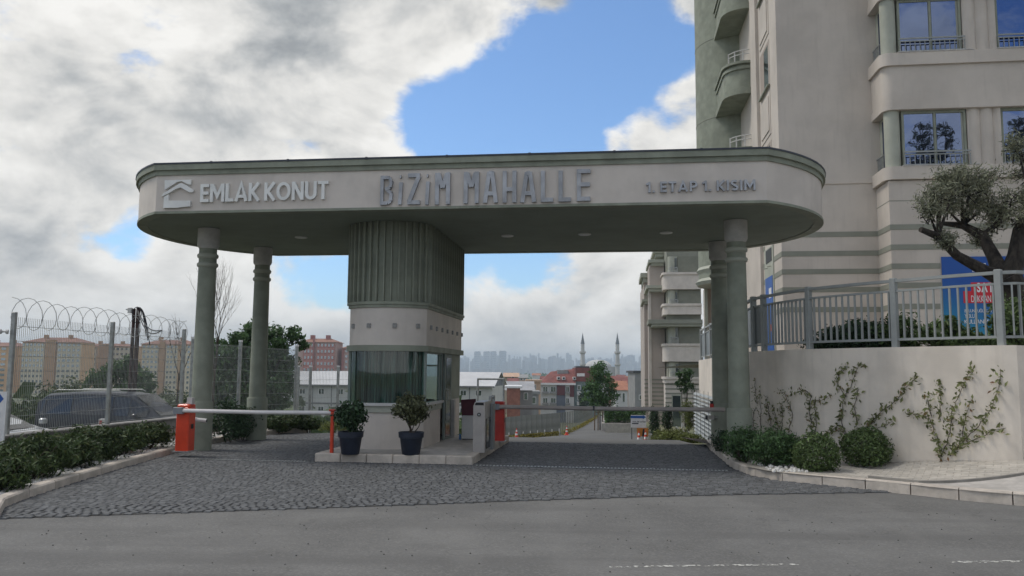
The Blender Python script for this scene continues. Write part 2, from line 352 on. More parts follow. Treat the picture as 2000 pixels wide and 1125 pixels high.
def limb(mb, p, d, length, r, rng, depth, tips, bend=.25, split=(2, 3), shrink=.68, n=6, up=.15, spread=.55):
    pts = [Vector(p)]; d = Vector(d).normalized(); k = 4
    for i in range(k):
        d = (d + Vector(rng.normal(size=3))*bend*.5 + Vector((0, 0, up*.3))).normalized(); pts.append(pts[-1]+d*length/k)
    mb.tube(pts, r, n, r*.6)
    tips.append((np.array(pts[-1]), depth)); tips.append((np.array(pts[2]), depth))
    if depth > 0:
        for q in range(int(rng.integers(split[0], split[1]+1))):
            a = Vector(rng.normal(size=3)); nd = (d + a*spread + Vector((0, 0, up))).normalized()
            limb(mb, pts[-1] if q < 2 else pts[3], nd, length*shrink*(0.8+.4*rng.random()), r*.58, rng, depth-1, tips, bend, split, shrink, max(4, n-1), up, spread)

# ------------------------------------------------------------------ terrain
def interp(x, xs, ys): return float(np.interp(x, xs, ys))
def zg(s, t):
    right = interp(t, [-50, 20.5, 40, 60, 95, 112, 190, 600, 1500, 3300, 3800, 5200, 7000], [0, 0, -1.85, -2.65, -3.15, -6.2, -12.5, -16, -9, -22, -20, 45, 40])
    left = interp(t, [-50, 20.5, 28, 40, 70, 108, 190, 600, 1500, 3300, 3800, 5200, 7000], [0, 0, -.6, -2.0, -4.2, -6.2, -10, -16, -9, -22, -20, 45, 40])
    k = min(1, max(0, (s+9)/8)); z = left*(1-k)+right*k
    if s < -12.2:
        k2 = min(1, (-12.2-s)/.6)*min(1, max(0, (t-8)/4)); z = z*(1-k2) + min(z, -.78)*k2
    return z
def grid_sheet(name, ss, ts, m, dz=0.0):
    mb = MB(); ns = len(ss); mb.v = [(s, t, zg(s, t)+dz) for t in ts for s in ss]
    mb.f = [(j*ns+i, j*ns+i+1, (j+1)*ns+i+1, (j+1)*ns+i) for j in range(len(ts)-1) for i in range(ns-1)]
    o = mb.build(name, m, None, True); return struct(gate_rot(o))
ss = [-6500, -4000, -2500, -1500, -900, -500, -300, -180, -110, -70, -45, -30, -22, -17, -14, -13, -12.6, -12.2, -11.5, -9, -7, -5, -3, -1, 1, 3, 5, 8, 12, 18, 26, 40, 60, 100, 170, 300, 500, 900, 1500, 2500, 4000, 6500]
ts = [-400, -150, -60, -25, -8, 4, 8, 10, 12, 15, 18, 20.5, 24, 28, 32, 36, 40, 46, 52, 60, 70, 82, 95, 103, 112, 140, 190, 300, 450, 600, 1000, 1500, 2300, 3300, 3800, 4200, 4700, 5200, 7000]
grid_sheet('ground', ss, ts, earth, -.06)

# street in front of the gate
def sheet(name, poly, z, m, gate=False):
    o = MB().poly([(x, y, z) for x, y in poly]).build(name, m, None, False, False)
    for p in o.data.polygons:
        if p.normal.z < 0: o.data.flip_normals(); break
    if gate: gate_rot(o)
    return struct(o)
sheet('road', [(-60, -40), (70, -40), (70, 14), (6, 14), (5, 14), (-5.5, 11.6), (-60, 9.5)], -.012, asphalt)
KL = [(-5.62, 9.2), (-6.07, 9.93), (-6.35, 12.47), (-6.62, 16.3), (-6.62, 18.4), (-6.42, 20.0), (-5.95, 21.6), (-5.0, 22.3)]      # kerb lines, road side
KR = [(4.49, 19.1), (4.25, 17.6), (4.05, 16.0), (3.86, 14.6), (3.86, 13.6), (4.05, 12.9), (4.55, 12.45), (5.36, 11.74), (5.95, 11.05), (6.6, 10.55), (7.6, 9.95), (9.2, 9.3)]
FRONT = [(-5.66, 9.2), (-3.6, 9.72), (-1.25, 10.33), (.5, 10.82), (2.08, 11.2), (3.3, 11.42), (4.56, 11.6), (5.4, 11.72)]
def inside(p, poly):
    x, y = p; c = False; n = len(poly)
    for i in range(n):
        x1, y1 = poly[i]; x2, y2 = poly[i-1]
        if (y1 > y) != (y2 > y) and x < (x2-x1)*(y-y1)/(y2-y1)+x1: c = not c
    return c
def back_edge(): return [wp(1.94, 19.5)[:2], wp(.4, 19.2)[:2], wp(-2.5, 19.3)[:2], wp(-3.2, 20.4)[:2], wp(-5.6, 20.8)[:2], wp(-7.3, 20.9)[:2]]
PAVE = FRONT + list(reversed(KR[:8]))[1:] + back_edge() + list(reversed(KL[1:7]))
pv = struct(MB().poly([(x, y, -.006) for x, y in PAVE]).build('cobblestone_paving', joint, None, False, False))
# each stone: a frustum with a slightly smaller top
rng = np.random.default_rng(5)
isl = [(-5.42, 14.42), (-2.52, 14.5), (-2.50, 19.4), (-5.42, 19.4)]
stones = []
ROW, LEN = .092, .108
a = radians(-6)
for j in range(-12, 175):
    q = -12 + rng.random()*.2
    while q < 16:
        ln = LEN*(.78+.5*rng.random()); q += ln; r = 8.0 + j*ROW + rng.normal()*.004; qc = q-ln/2
        x = qc*cos(a) - (r-8)*sin(a); y = 8 + qc*sin(a) + (r-8)*cos(a)
        if not inside((x, y), PAVE): continue
        s_, t_ = st((x, y))
        if inside((s_, t_), isl) or (14.28 < t_ < 14.40 and s_ > -2.5): continue
        stones.append((x, y, a+rng.normal()*.05, ln*.5-.005, ROW*.5-.006+rng.normal()*.002, .004+abs(rng.normal())*.0025))
def stone_geo(mb, x, y, an, hl, hw, h):
    ca, sa = cos(an), sin(an); e = .009
    vs = []
    for (ax, ay, z) in ((1, 1, -.03), (.0, .0, h)):
        for sx, sy in ((-1, -1), (1, -1), (1, 1), (-1, 1)):
            lx = sx*(hl - (0 if ax else e)); ly = sy*(hw - (0 if ax else e)); vs.append((x+lx*ca-ly*sa, y+lx*sa+ly*ca, z if ax else h))
    vs += [(x+sx*hl*ca-sy*hw*sa, y+sx*hl*sa+sy*hw*ca, h-.007) for sx, sy in ((-1, -1), (1, -1), (1, 1), (-1, 1))]
    mb.add(vs, [(4, 5, 6, 7)] + [(8+i, 8+(i+1) % 4, 4+(i+1) % 4, 4+i) for i in range(4)] + [(i, (i+1) % 4, 8+(i+1) % 4, 8+i) for i in range(4)])
stones.sort(key=lambda q: q[0]**2*.6 + q[1]**2)
protos = []
for k in range(6):
    mb = MB(); stone_geo(mb, 0, 0, 0, LEN*.5-.007-.003*(k % 3), ROW*.5-.006-.002*(k % 2), .005+.002*k/2); protos.append(mb.mesh('cobblestone', cobble))
for k, (x, y, an, hl, hw, h) in enumerate(stones[:300]):
    put('cobblestone', protos[k % 6], pv, (x, y, 0), an)
mb = MB()
for q in stones[300:]: stone_geo(mb, *q)
mb.build('cobblestones', cobble, pv)['kind'] = 'stuff'

# kerbs: stone by stone along a line
def resample(pl, step):
    out = [pl[0]]; need = step
    for (x0, y0), (x1, y1) in zip(pl[:-1], pl[1:]):
        seg = math.hypot(x1-x0, y1-y0); pos = 0
        while seg-pos >= need:
            pos += need; out.append((x0+(x1-x0)*pos/seg, y0+(y1-y0)*pos/seg)); need = step
        need -= seg-pos
    return out
def smooth_line(pl, it=2):
    for _ in range(it):
        q = [pl[0]]
        for (x0, y0), (x1, y1) in zip(pl[:-1], pl[1:]): q += [(x0*.75+x1*.25, y0*.75+y1*.25), (x0*.25+x1*.75, y0*.25+y1*.75)]
        pl = q+[pl[-1]]
    return pl
def kerb(name, line, side, step, h0, width, hfun=None):
    root = struct(bpy.data.objects.new(name, None)); COL.objects.link(root)
    P = resample(smooth_line(line), step)
    for k in range(len(P)-1):
        (x0, y0), (x1, y1) = P[k], P[k+1]; d = math.hypot(x1-x0, y1-y0); dx, dy = (x1-x0)/d, (y1-y0)/d; nx, ny = -dy*side, dx*side
        g = .008; z = (hfun((x0+x1)/2, (y0+y1)/2) if hfun else h0); b = .02
        def ring(off0, off1, zz): return [(x0+dx*g+nx*off0, y0+dy*g+ny*off0, zz), (x1-dx*g+nx*off0, y1-dy*g+ny*off0, zz), (x1-dx*g+nx*off1, y1-dy*g+ny*off1, zz), (x0+dx*g+nx*off1, y0+dy*g+ny*off1, zz)]
        MB().loft([ring(0, width, -.08), ring(.006, width, z-b), ring(.006+b, width-b, z)]).build('kerb_stone', kerbm, root)
    return root
kerb('kerb_left', KL, 1, .78, .115, .17)
kerb('kerb_right', KR[::-1], -1, .62, .14, .16, lambda x, y: .12+.03*max(0, min(1, (x-4)/2)))

# left planting bed, low wall
def ribbon_poly(a, b): return list(a)+list(reversed(b))
bed = ribbon_poly([(x-.15, y) for x, y in smooth_line(KL)], [wp(-11.85, t)[:2] for t in (8.4, 12, 16, 20, 23)])
sheet('planting_bed_left', bed, .07, soil)
# white pebbles
def pebbles(name, pts, m, r0, seed):
    rg = np.random.default_rng(seed); mb = MB()
    for (x, y, z) in pts:
        r = r0*(.6+.8*rg.random()); a0 = rg.random()*6
        ring = [(x+r*cos(a0+k*1.257)*(.8+.4*rg.random()), y+r*sin(a0+k*1.257)*(.8+.4*rg.random()), z) for k in range(5)]
        top = [(x+(p[0]-x)*.55, y+(p[1]-y)*.55, z+r*.75) for p in ring]
        mb.loft([[(p[0], p[1], z-r*.5) for p in ring], ring, top])
    o = mb.build(name, m); return tag(o, kind='stuff')
rg = np.random.default_rng(9); pts = []
SK = smooth_line(KL)
for k in range(2600):
    i = int(rg.integers(0, len(SK)-1)); f = rg.random(); x = SK[i][0]*(1-f)+SK[i+1][0]*f; y = SK[i][1]*(1-f)+SK[i+1][1]*f
    pts.append((x-.18-abs(rg.normal())*.28, y+.02, .075))
o = pebbles('white_pebbles_left', pts, pebblem, .028, 1); tag(o, 'white pebbles strewn along the left kerb', 'pebbles')
lw = thing('low_wall', 'old grey concrete footing wall under the mesh fence', 'wall', wp(-12, 14.5))
B(lw, 'wall_body', lowwall, -.16, .16, 0, 8.0, -.9, .29)
B(lw, 'wall_cap', lowwall, -.19, .19, -.02, 8.03, .292, .33, c=.012)

# right bed, sidewalk and garden wall -------------------------------------------------
WL = [depth_at(u, v, d)[:2] for u, v, d in [(1462, 690, 17.2), (1490, 688, 16.5), (1535, 686, 15.6), (1585, 683, 14.9), (1660, 679, 14.2), (1740, 675, 13.6), (1850, 671, 12.85), (1957, 669, 12.3), (1985, 668, 12.2)]]
WL = [tuple(p) for p in WL]
WTOP = 2.09
wall_back = [wp(2.76+.02*(t-17.7), t)[:2] for t in (31, 26, 21.5)]
WALL = wall_back + WL + [(WL[-1][0]+2.5, WL[-1][1]+.9), (WL[-1][0]+8, WL[-1][1]+3)]
def walk_z(x, y): return .13 + .36*max(0, min(1, (x-5.9)/1.7)) + max(0, x-7.6)*.12
gw = thing('garden_wall', 'cream plaster retaining wall with climbing vines, curving to the right of the gate', 'wall', (0, 0, 0), 0)
def wall_strip(line, z0f, z1, th, name, m, parent):
    n = len(line); nor = []
    for i in range(n):
        x0, y0 = line[max(i-1, 0)]; x1, y1 = line[min(i+1, n-1)]; d = math.hypot(x1-x0, y1-y0); nor.append(((y1-y0)/d*-1, (x1-x0)/d))
    rings = [[(x, y, z0f(x, y)), (x, y, z1), (x+nx*th, y+ny*th, z1), (x+nx*th, y+ny*th, z0f(x, y))] for (x, y), (nx, ny) in zip(line, nor)]
    return MB().loft(rings).build(name, m, parent, True)
fine = smooth_line(WL[:-1], 2) + [WL[-1]]
wall_strip(fine, lambda x, y: -.3, WTOP, .22, 'curved_wall', plaster_wall, gw)
wall_strip(wall_back+[WL[0]], lambda x, y: -2.2, WTOP+.002, .218, 'side_wall', plaster_wall, gw)
wall_strip(WALL[-3:], lambda x, y: -.3, WTOP-.003, .2, 'end_wall', plaster_wall, gw)
def wall_hit(u, v, line=None):
    d = ray(u, v); best = None; line = line or fine
    for (x0, y0), (x1, y1) in zip(line[:-1], line[1:]):
        den = d[0]*(y1-y0)-d[1]*(x1-x0)
        if abs(den) < 1e-9: continue
        k = (x0*(y1-y0)-y0*(x1-x0))/den
        P = CAM+d*k; f = ((P[0]-x0)*(x1-x0)+(P[1]-y0)*(y1-y0))/((x1-x0)**2+(y1-y0)**2)
        if -.02 <= f <= 1.02 and k > 0 and (best is None or k < best[0]):
            n = np.array([-(y1-y0), x1-x0, 0.]); n /= np.linalg.norm(n)
            if n@d > 0: n = -n
            best = (k, P, n)
    return best
# terrace behind the wall
terr = [(x+.1, y+.1) for x, y in WALL] + [(40, 60), wp(2.9, 60)[:2]]
sheet('terrace', terr, WTOP-.12, pave)
# sidewalk on the right: sloped pale pavers between kerb and wall
mbs = MB(); A_ = [p for p in smooth_line(KR) if p[1] < 13.2 or p[0] > 4.2]
A_ = resample(smooth_line(KR[4:]), .25); ng = len(A_)
rings = []
for k in range(ng):
    x, y = A_[k]; f = k/(ng-1)
    idx = f*(len(fine)-1); i = min(len(fine)-2, int(idx)); g = idx-i
    bx_, by_ = (fine[i][0]*(1-g)+fine[i+1][0]*g, fine[i][1]*(1-g)+fine[i+1][1]*g)
    if f > .75: bx_ += (f-.75)*14
    row = []
    for q in range(9):
        h = q/8; px, py = x*(1-h)+bx_*h, y*(1-h)+by_*h; row.append((px, py, (.125*(1-h) + walk_z(px, py)*h)))
    rings.append(row)
mbs.loft(rings, cap=False, closed=False); struct(mbs.build('sidewalk', pavej, None, True))
SIDE = rings
def side_z(x, y):
    best = (1e9, .12)
    for row in SIDE:
        for p in row:
            d = (p[0]-x)**2+(p[1]-y)**2
            if d < best[0]: best = (d, p[2])
    return best[1]
from mathutils.bvhtree import BVHTree
bv = BVHTree.FromPolygons([Vector(v) for v in mbs.v], mbs.f)
def drop(x, y):
    h = bv.ray_cast(Vector((x, y, 5)), Vector((0, 0, -1))); return h[0].z if h[0] else None
SLA = ground_at(1728, 944, .14); SLB = ground_at(2000, 924, .30)
def slab_y(x): return SLA[1]+(SLB[1]-SLA[1])*(x-SLA[0])/(SLB[0]-SLA[0])
ep = bpy.data.objects['sidewalk']; mb = MB(); rg = np.random.default_rng(3); count = 0; ind = []
ang = atan2(.36, .93)
for j in range(-60, 60):
    for i in range(-60, 80):
        q = (i+(.5 if j % 2 else 0))*.20; r = j*.10; x = 6.5+q*cos(-.55)-r*sin(-.55); y = 12+q*sin(-.55)+r*cos(-.55)
        z = drop(x, y)
        if z is None: continue
        if x < 5.1 and y > 12.1: continue                                                            # planting bed
        if x > SLA[0] and y < slab_y(x)+.10: continue            # smooth slab of the drive
        ca, sa = cos(-.55), sin(-.55); hl, hw = .094, .045
        zz = [drop(x+sx*hl*ca-sy*hw*sa, y+sx*hl*sa+sy*hw*ca) for sx, sy in ((-1, -1), (1, -1), (1, 1), (-1, 1))]
        if None in zz: continue
        e = .004+.003*rg.random(); vs = [(x+sx*hl*ca-sy*hw*sa, y+sx*hl*sa+sy*hw*ca, zk+e) for (sx, sy), zk in zip(((-1, -1), (1, -1), (1, 1), (-1, 1)), zz)]
        lo = [(p[0]+(p[0]-x)*.06, p[1]+(p[1]-y)*.06, p[2]-.012) for p in vs]
        mb.add(vs+lo, [(0, 1, 2, 3)]+[(4+i_, 4+(i_+1) % 4, (i_+1) % 4, i_) for i_ in range(4)])
mb.build('pavers', pave, ep)['kind'] = 'stuff'
mb = MB(); sl_ = []; lip = []
kx = [p[0] for p in A_]; ky = [p[1] for p in A_]
for x in np.arange(SLA[0]+.02, SLA[0]+3.2, .12):
    yb_ = float(np.interp(x, kx, ky))+.19; yt_ = slab_y(x)+.06
    if yt_ < yb_+.03: yt_ = yb_+.03
    row = []
    for h in np.linspace(0, 1, 6):
        py = yb_+(yt_-yb_)*h; z = drop(x, py); row.append((x, py, (z if z is not None else .14)+.012))
    sl_.append(row); q = row[-1]; lip.append([(q[0], q[1], q[2]-.02), (q[0], q[1], q[2]+.035), (q[0]+.02, q[1]+.07, q[2]+.035), (q[0]+.02, q[1]+.07, q[2]-.02)])
mb.loft(sl_, cap=False, closed=False); struct(mb.build('drive_slab', concrete, None, True)); struct(MB().loft(lip).build('slab_edge', mat('edge_stone', (.25, .235, .21), .9, .1, 5, .2, 50)))
rg = np.random.default_rng(11); pts = []
for k in range(900):
    u = 1400+rg.random()*180; v = 880+rg.random()*65; P = ground_at(u, v, .13)
    if P[0] > 3.86+.17 and not (P[0] > 5.1) and P[1] > 12.75: pts.append((P[0]+.05, P[1]+.1, .135))
o = pebbles('white_pebbles_right', pts, pebblem, .026, 2); tag(o, 'white pebbles around the shrubs at the right kerb', 'pebbles')
sheet('planting_bed_right', [(4.05, 19.8), (4.3, 17.6), (4.15, 16.0), (3.98, 14.6), (3.98, 13.6), (4.2, 12.95), (4.7, 12.6), (5.1, 12.9), (5.2, 15), (4.9, 18.5)], .11, soil)
# painted dashes (worn)
wl_ = bpy.data.materials.new('worn_white_line'); wl_.use_nodes = True; t = wl_.node_tree; b = t.nodes['Principled BSDF']; b.inputs['Roughness'].default_value = .85
tcn = N(t, 'ShaderNodeTexCoord'); n1 = N(t, 'ShaderNodeTexNoise'); L(t, tcn.outputs['Object'], n1.inputs['Vector']); n1.inputs['Scale'].default_value = 16; n1.inputs['Detail'].default_value = 8; n1.inputs['Roughness'].default_value = .7
tp = N(t, 'ShaderNodeBsdfTransparent'); mx = N(t, 'ShaderNodeMixShader'); b.inputs['Base Color'].default_value = (.52, .51, .47, 1)
L(t, smooth(t, n1.outputs['Fac'], .49, .56), mx.inputs[0]); L(t, tp.outputs[0], mx.inputs[1]); L(t, b.outputs[0], mx.inputs[2]); L(t, mx.outputs[0], t.nodes['Material Output'].inputs['Surface'])
for (p0, p1, wd) in (((1190, 1105), (1560, 1100), .055), ((1858, 1096), (2140, 1092), .08)):
    a_ = ground_at(*p0); b_ = ground_at(*p1)
    sheet('lane_marking', [(a_[0], a_[1]-wd/2), (b_[0], b_[1]-wd/2), (b_[0], b_[1]+wd/2), (a_[0], a_[1]+wd/2)], -.008, wl_)
# grit on the road
rg = np.random.default_rng(21); pts = [(rg.uniform(-5, 6), 5.2+rg.random()**.6*5.6, -.010) for k in range(230)]
o = pebbles('road_grit', pts, mat('grit_stone', (.09, .085, .08), .9, .2, 9, island=.3), .0065, 4); tag(o, 'small dark grit scattered over the grey road', 'grit')
# drain channel across the lanes
for (s0, s1, nm) in ((-2.45, 1.85, 'drain_channel across the right lane'), (-8.6, -5.5, 'left')):
    dr = thing('drain_channel', 'thin grated drain channel crossing the %s lane paving' % ('right' if s0 > -3 else 'left'), 'drain', wp(s0, 14.34), group='drains across the lanes')
    B(dr, 'channel', darkmetal, 0, s1-s0, -.05, .05, -.05, .006)
    mb = MB()
    k = 0
    while k*.06 < s1-s0-.04: mb.box(k*.06+.01, k*.06+.038, -.045, .045, .0061, .013); k += 1
    mb.build('grate_bars', galv, dr)['kind'] = 'stuff'
# road behind the gate, path going down
grid = MB(); tsr = [19.25, 22, 26, 30, 35, 40, 46, 52, 57.6]
lo = [-2.48, -7.0, -9, -10, -11, -12, -13, -13.5, -14]; hi = [1.92, 1.6, .9, .8, 1.5, 1.9, 2.6, 3.4, 4.2]
mb = MB(); rings = []
for tt, l_, h_ in zip(tsr, lo, hi): rings.append([(l_+(h_-l_)*q/10, tt, zg(l_+(h_-l_)*q/10, tt)+.03-.04*(tt < 20)) for q in range(11)])
mb.loft(rings, cap=False, closed=False); struct(gate_rot(mb.build('rear_road', asphalt2, None, True)))
rings = []
for y, x0, x1 in ((57, 3.2, 6.6), (62, 3.8, 6.9), (70, 5.2, 8.0), (80, 7.2, 9.4), (94, 9.6, 11.2)):
    rings.append([(x0+(x1-x0)*q/4, y, zg(*st((x0+(x1-x0)*q/4, y)))+.02) for q in range(5)])
struct(MB().loft(rings, cap=False, closed=False).build('path', asphalt2, None, True))

# ------------------------------------------------------------------ entrance gate: canopy on four columns
HB, HT, TF, TR, SL, SR = 4.557, 5.508, 14.245, 19.894, -8.632, 2.585
gate = thing('entrance_gate', 'wide sage and white entrance canopy on four round columns over the driveway', 'gate')
def canopy_outline(off=0.0, bulge=1.5, n=22):
    half = (TR-TF)/2; R = (half*half+bulge*bulge)/(2*bulge); mid = (TF+TR)/2; am = math.asin(half/R); Ro = R+off
    pts = []
    cs = SR+bulge-R
    ax = math.acos(max(-1, min(1, 0)));
    a1 = math.asin(min(1, (half+off)/Ro))
    for k in range(n+1):
        a = -a1+2*a1*k/n; pts.append((cs+Ro*cos(a), mid+Ro*sin(a)))
    cl = SL-bulge+R
    for k in range(n+1):
        a = pi-a1+2*a1*k/n; pts.append((cl+Ro*cos(a), mid+Ro*sin(a)))
    return pts
can = bpy.data.objects.new('canopy', None); COL.objects.link(can); can.parent = gate
def ring_wall(name, o_in, o_out, z0, z1, m, parent):
    a, b = canopy_outline(o_in), canopy_outline(o_out); n = len(a); mb = MB()
    vs = [(x, y, z0) for x, y in b]+[(x, y, z1) for x, y in b]+[(x, y, z1) for x, y in a]+[(x, y, z0) for x, y in a]
    fs = []
    for k in range(4):
        for i in range(n): j = (i+1) % n; fs.append((k*n+i, k*n+j, ((k+1) % 4)*n+j, ((k+1) % 4)*n+i))
    mb.add(vs, fs); return mb.build(name, m, parent, True)
ring_wall('fascia', -.18, 0, HB+.045, HT-.215, plaster, can)
ring_wall('lower_trim', -.18, .018, HB-.002, HB+.045, sage, can)
ring_wall('lower_cornice', -.18, .03, HT-.215, HT-.125, sage, can)
ring_wall('upper_cornice', -.18, .075, HT-.125, HT-.018, sage, can)
ring_wall('coping', -.2, .088, HT-.018, HT+.012, coping, can)
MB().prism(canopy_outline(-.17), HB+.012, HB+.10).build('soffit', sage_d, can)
MB().prism(canopy_outline(-.17), HT-.16, HT-.08).build('roof_deck', coping, can)
lampw = mat('downlight_lens', (.62, .62, .6), .4, .03, 5)
for u, v in ((588, 464), (991, 461), (1142, 458), (1301, 455)):
    s_, t_ = gst(u, v, HB)
    d = MB().lathe([(.0, HB-.012), (.115, HB-.012), (.135, HB-.004), (.135, HB+.02)], s_, t_, 20).build('downlight', lampw, can, True)
# coping joints
for k in range(7): B(can, 'coping_joint', coping, SL+1.1+k*1.5, SL+1.14+k*1.5, TF-.096, TF-.06, HT-.022, HT+.019)
def column(s, t):
    e = bpy.data.objects.new('column', None); COL.objects.link(e); e.parent = gate; e.location = (s, t, 0)
    MB().lathe([(.235, -.05), (.235, .95), (.225, .985), (.19, .99)], n=36).build('pedestal', sage, e, True)
    MB().lathe([(.198, .98), (.190, 2.4), (.178, 3.74)], n=36).build('shaft', sage, e, True)
    for z in (3.80, 3.99):
        MB().lathe([(.17, z-.06), (.178, z-.055), (.207, z-.03), (.213, z), (.207, z+.03), (.178, z+.05), (.17, z+.055)], n=36).build('ring', sage_l, e, True)
    MB().lathe([(.178, 3.74), (.178, 4.16)], n=36).build('neck', sage, e, True)
    MB().lathe([(.178, 4.14), (.21, 4.18), (.21, 4.20), (.218, 4.205), (.218, 4.56)], n=36).build('cap', capmat, e, True)
    return e
CLS, CRS, CTF, CTR = -8.44, 2.296, 15.95, 18.6
for s, t in ((CLS, CTF), (CLS, CTR), (CRS, CTF), (CRS, CTR)): column(s, t)

# lettering on the fascia --------------------------------------------------------------
def glyph_mesh(ch, ext, off):
    cu = bpy.data.curves.new('g', 'FONT'); cu.body = ch; cu.size = 1; cu.extrude = ext; cu.offset = off; cu.resolution_u = 4
    ob = bpy.data.objects.new('g', cu); COL.objects.link(ob); dg = bpy.context.evaluated_depsgraph_get(); dg.update()
    me = bpy.data.meshes.new_from_object(ob.evaluated_get(dg)); bpy.data.objects.remove(ob); bpy.data.curves.remove(cu); return me
def letters(text, x0, x1, z0, z1, y, m, parent, name='letter', depth=.03, off=.012, gap=.055, space=.32, slope=0.0):
    gl = []; x = 0.0
    for ch in text:
        if ch == ' ': x += space; continue
        me = glyph_mesh(ch, depth, off); co_ = np.array([v.co[:] for v in me.vertices]); gl.append((me, co_, x-co_[:, 0].min())); x += np.ptp(co_[:, 0])+gap
    tot = x-gap; k = (x1-x0)/tot
    ymax = max(c[:, 1].max() for _, c, _ in gl if True); ymin = 0.0
    kz = (z1-z0)/(ymax-ymin)
    for me, c, dx in gl:
        X = x0+(c[:, 0]+dx)*k; Z = z0+(c[:, 1])*kz + slope*(X-x0); Y = y - (c[:, 2]+depth)      # text's own +z faces -t
        me.vertices.foreach_set('co', np.stack([X, Y, Z], 1).reshape(-1)); me.update()
        b = bmesh.new(); b.from_mesh(me); bmesh.ops.recalc_face_normals(b, faces=b.faces); b.to_mesh(me); b.free()
        me.materials.clear(); me.materials.append(m); put(name, me, parent)
YF = TF-.004
def px_box(u0, u1, v0, v1, t): a = on_t(u0, v1, t); b = on_t(u1, v0, t); return a[0], b[0], a[1], b[1]
def arc_pts(cx, cy, rx, ry, a0, a1, n=12): return [(cx+rx*cos(radians(a0+(a1-a0)*k/n)), cy+ry*sin(radians(a0+(a1-a0)*k/n))) for k in range(n+1)]
h_ = .085                                                  # half the stroke
SANS = {'E': (.52, [[(h_, 0), (h_, 1)], [(h_, 1-h_), (.52, 1-h_)], [(h_, .5), (.48, .5)], [(h_, h_), (.52, h_)]]), 'L': (.48, [[(h_, 0), (h_, 1)], [(h_, h_), (.48, h_)]]),
        'M': (.86, [[(h_, 0), (h_, 1)], [(h_+.02, .97), (.43, .30), (.84-h_, .97)], [(.86-h_, 0), (.86-h_, 1)]]), 'N': (.70, [[(h_, 0), (h_, 1)], [(h_+.01, .95), (.69-h_, .05)], [(.70-h_, 0), (.70-h_, 1)]]),
        'A': (.76, [[(h_*.9, 0), (.38, .97), (.76-h_*.9, 0)], [(.2, .27), (.56, .27)]]), 'K': (.64, [[(h_, 0), (h_, 1)], [(.58, 1), (.2, .52), (.60, 0)]]), 'T': (.60, [[(.30, 0), (.30, 1)], [(0, 1-h_), (.60, 1-h_)]]),
        'O': (.84, [arc_pts(.42, .5, .42-h_, .5-h_, 90, 450, 24)]), 'U': (.68, [[(h_, 1)]+arc_pts(.34, .34, .34-h_, .34-h_, 180, 360)+[(.68-h_, 1)]]), 'P': (.56, [[(h_, 0), (h_, 1)], [(h_, 1-h_)]+arc_pts(.30, .68, .26-h_*.6, .32-h_, 90, -90)+[(h_, .36+h_)]]),
        'S': (.56, [arc_pts(.28, .73, .26-h_*.6, .27-h_, 40, 265, 10)+arc_pts(.28, .27, .26-h_*.6, .27-h_, 85, -140, 10)]), 'I': (.17, [[(h_, 0), (h_, 1)]]), '1': (.36, [[(.26, 0), (.26, 1)], [(.26, .93), (.02, .76)]]), '.': (.17, [[(h_, 0), (h_, .17)]])}
def ribbon(mb, P, hw, y0, y1):
    P = [Vector(p) for p in P]; closed = (P[0]-P[-1]).length < 1e-5; n = len(P); Lf, Rt = [], []
    for i in range(n):
        a_ = P[i-1] if i > 0 else (P[-2] if closed else None); c_ = P[i+1] if i < n-1 else (P[1] if closed else None)
        d0 = (P[i]-a_).normalized() if a_ is not None else (c_-P[i]).normalized(); d1 = (c_-P[i]).normalized() if c_ is not None else d0
        m = (Vector((-d0.y, d0.x))+Vector((-d1.y, d1.x))); m = m.normalized() if m.length > 1e-6 else Vector((-d0.y, d0.x)); k = hw/max(.45, m.dot(Vector((-d0.y, d0.x))))
        Lf.append(P[i]+m*k); Rt.append(P[i]-m*k)
    mb.loft([[(l.x, y0, l.y), (r.x, y0, r.y), (r.x, y1, r.y), (l.x, y1, l.y)] for l, r in zip(Lf, Rt)])
def sans(text, p0, p1, ptop, m, gap, space, depth):
    s0, z0 = on_t(*p0, TF); s1, z1 = on_t(*p1, TF); zt = on_t(*ptop, TF)[1]; cap = zt-z0; tot = -gap
    for ch in text: tot += (space if ch == ' ' else SANS[ch][0]+gap)
    k = (s1-s0)/tot; sl_ = (z1-z0)/(s1-s0); x = 0
    for ch in text:
        if ch == ' ': x += space; continue
        mb = MB()
        for i, P in enumerate(SANS[ch][1]): ribbon(mb, [(s0+(x+px)*k, z0+py*cap+sl_*(x+px)*k) for px, py in P], h_*(k+cap)/2, YF-depth-.0018*i, YF)
        mb.build('letter', m, can); x += SANS[ch][0]+gap
sans('EMLAK KONUT', (393, 396), (642, 390), (393, 361), letter_w, .08, .22, .05)
sans('1. ETAP 1. KISIM', (1262, 377), (1475, 372), (1262, 357), steel, .14, .28, .05)
def lp(x, y): return on_t(260+x/3.333, 280+y/3.333, TF)
lg = bpy.data.objects.new('logo', None); COL.objects.link(lg); lg.parent = can
for poly in ([(215, 245), (388, 240), (383, 272), (360, 268), (325, 250), (295, 256), (215, 306)],
             [(195, 350), (205, 330), (290, 279), (320, 261), (345, 270), (404, 308), (396, 322), (375, 322), (318, 291), (290, 299), (240, 328), (212, 343)],
             [(210, 352), (240, 336), (240, 376), (382, 376), (378, 414), (330, 417), (296, 423), (206, 424)]):
    MB().slab([lp(*p) for p in poly], YF-.05, YF).build('logo_piece', letter_w, lg)
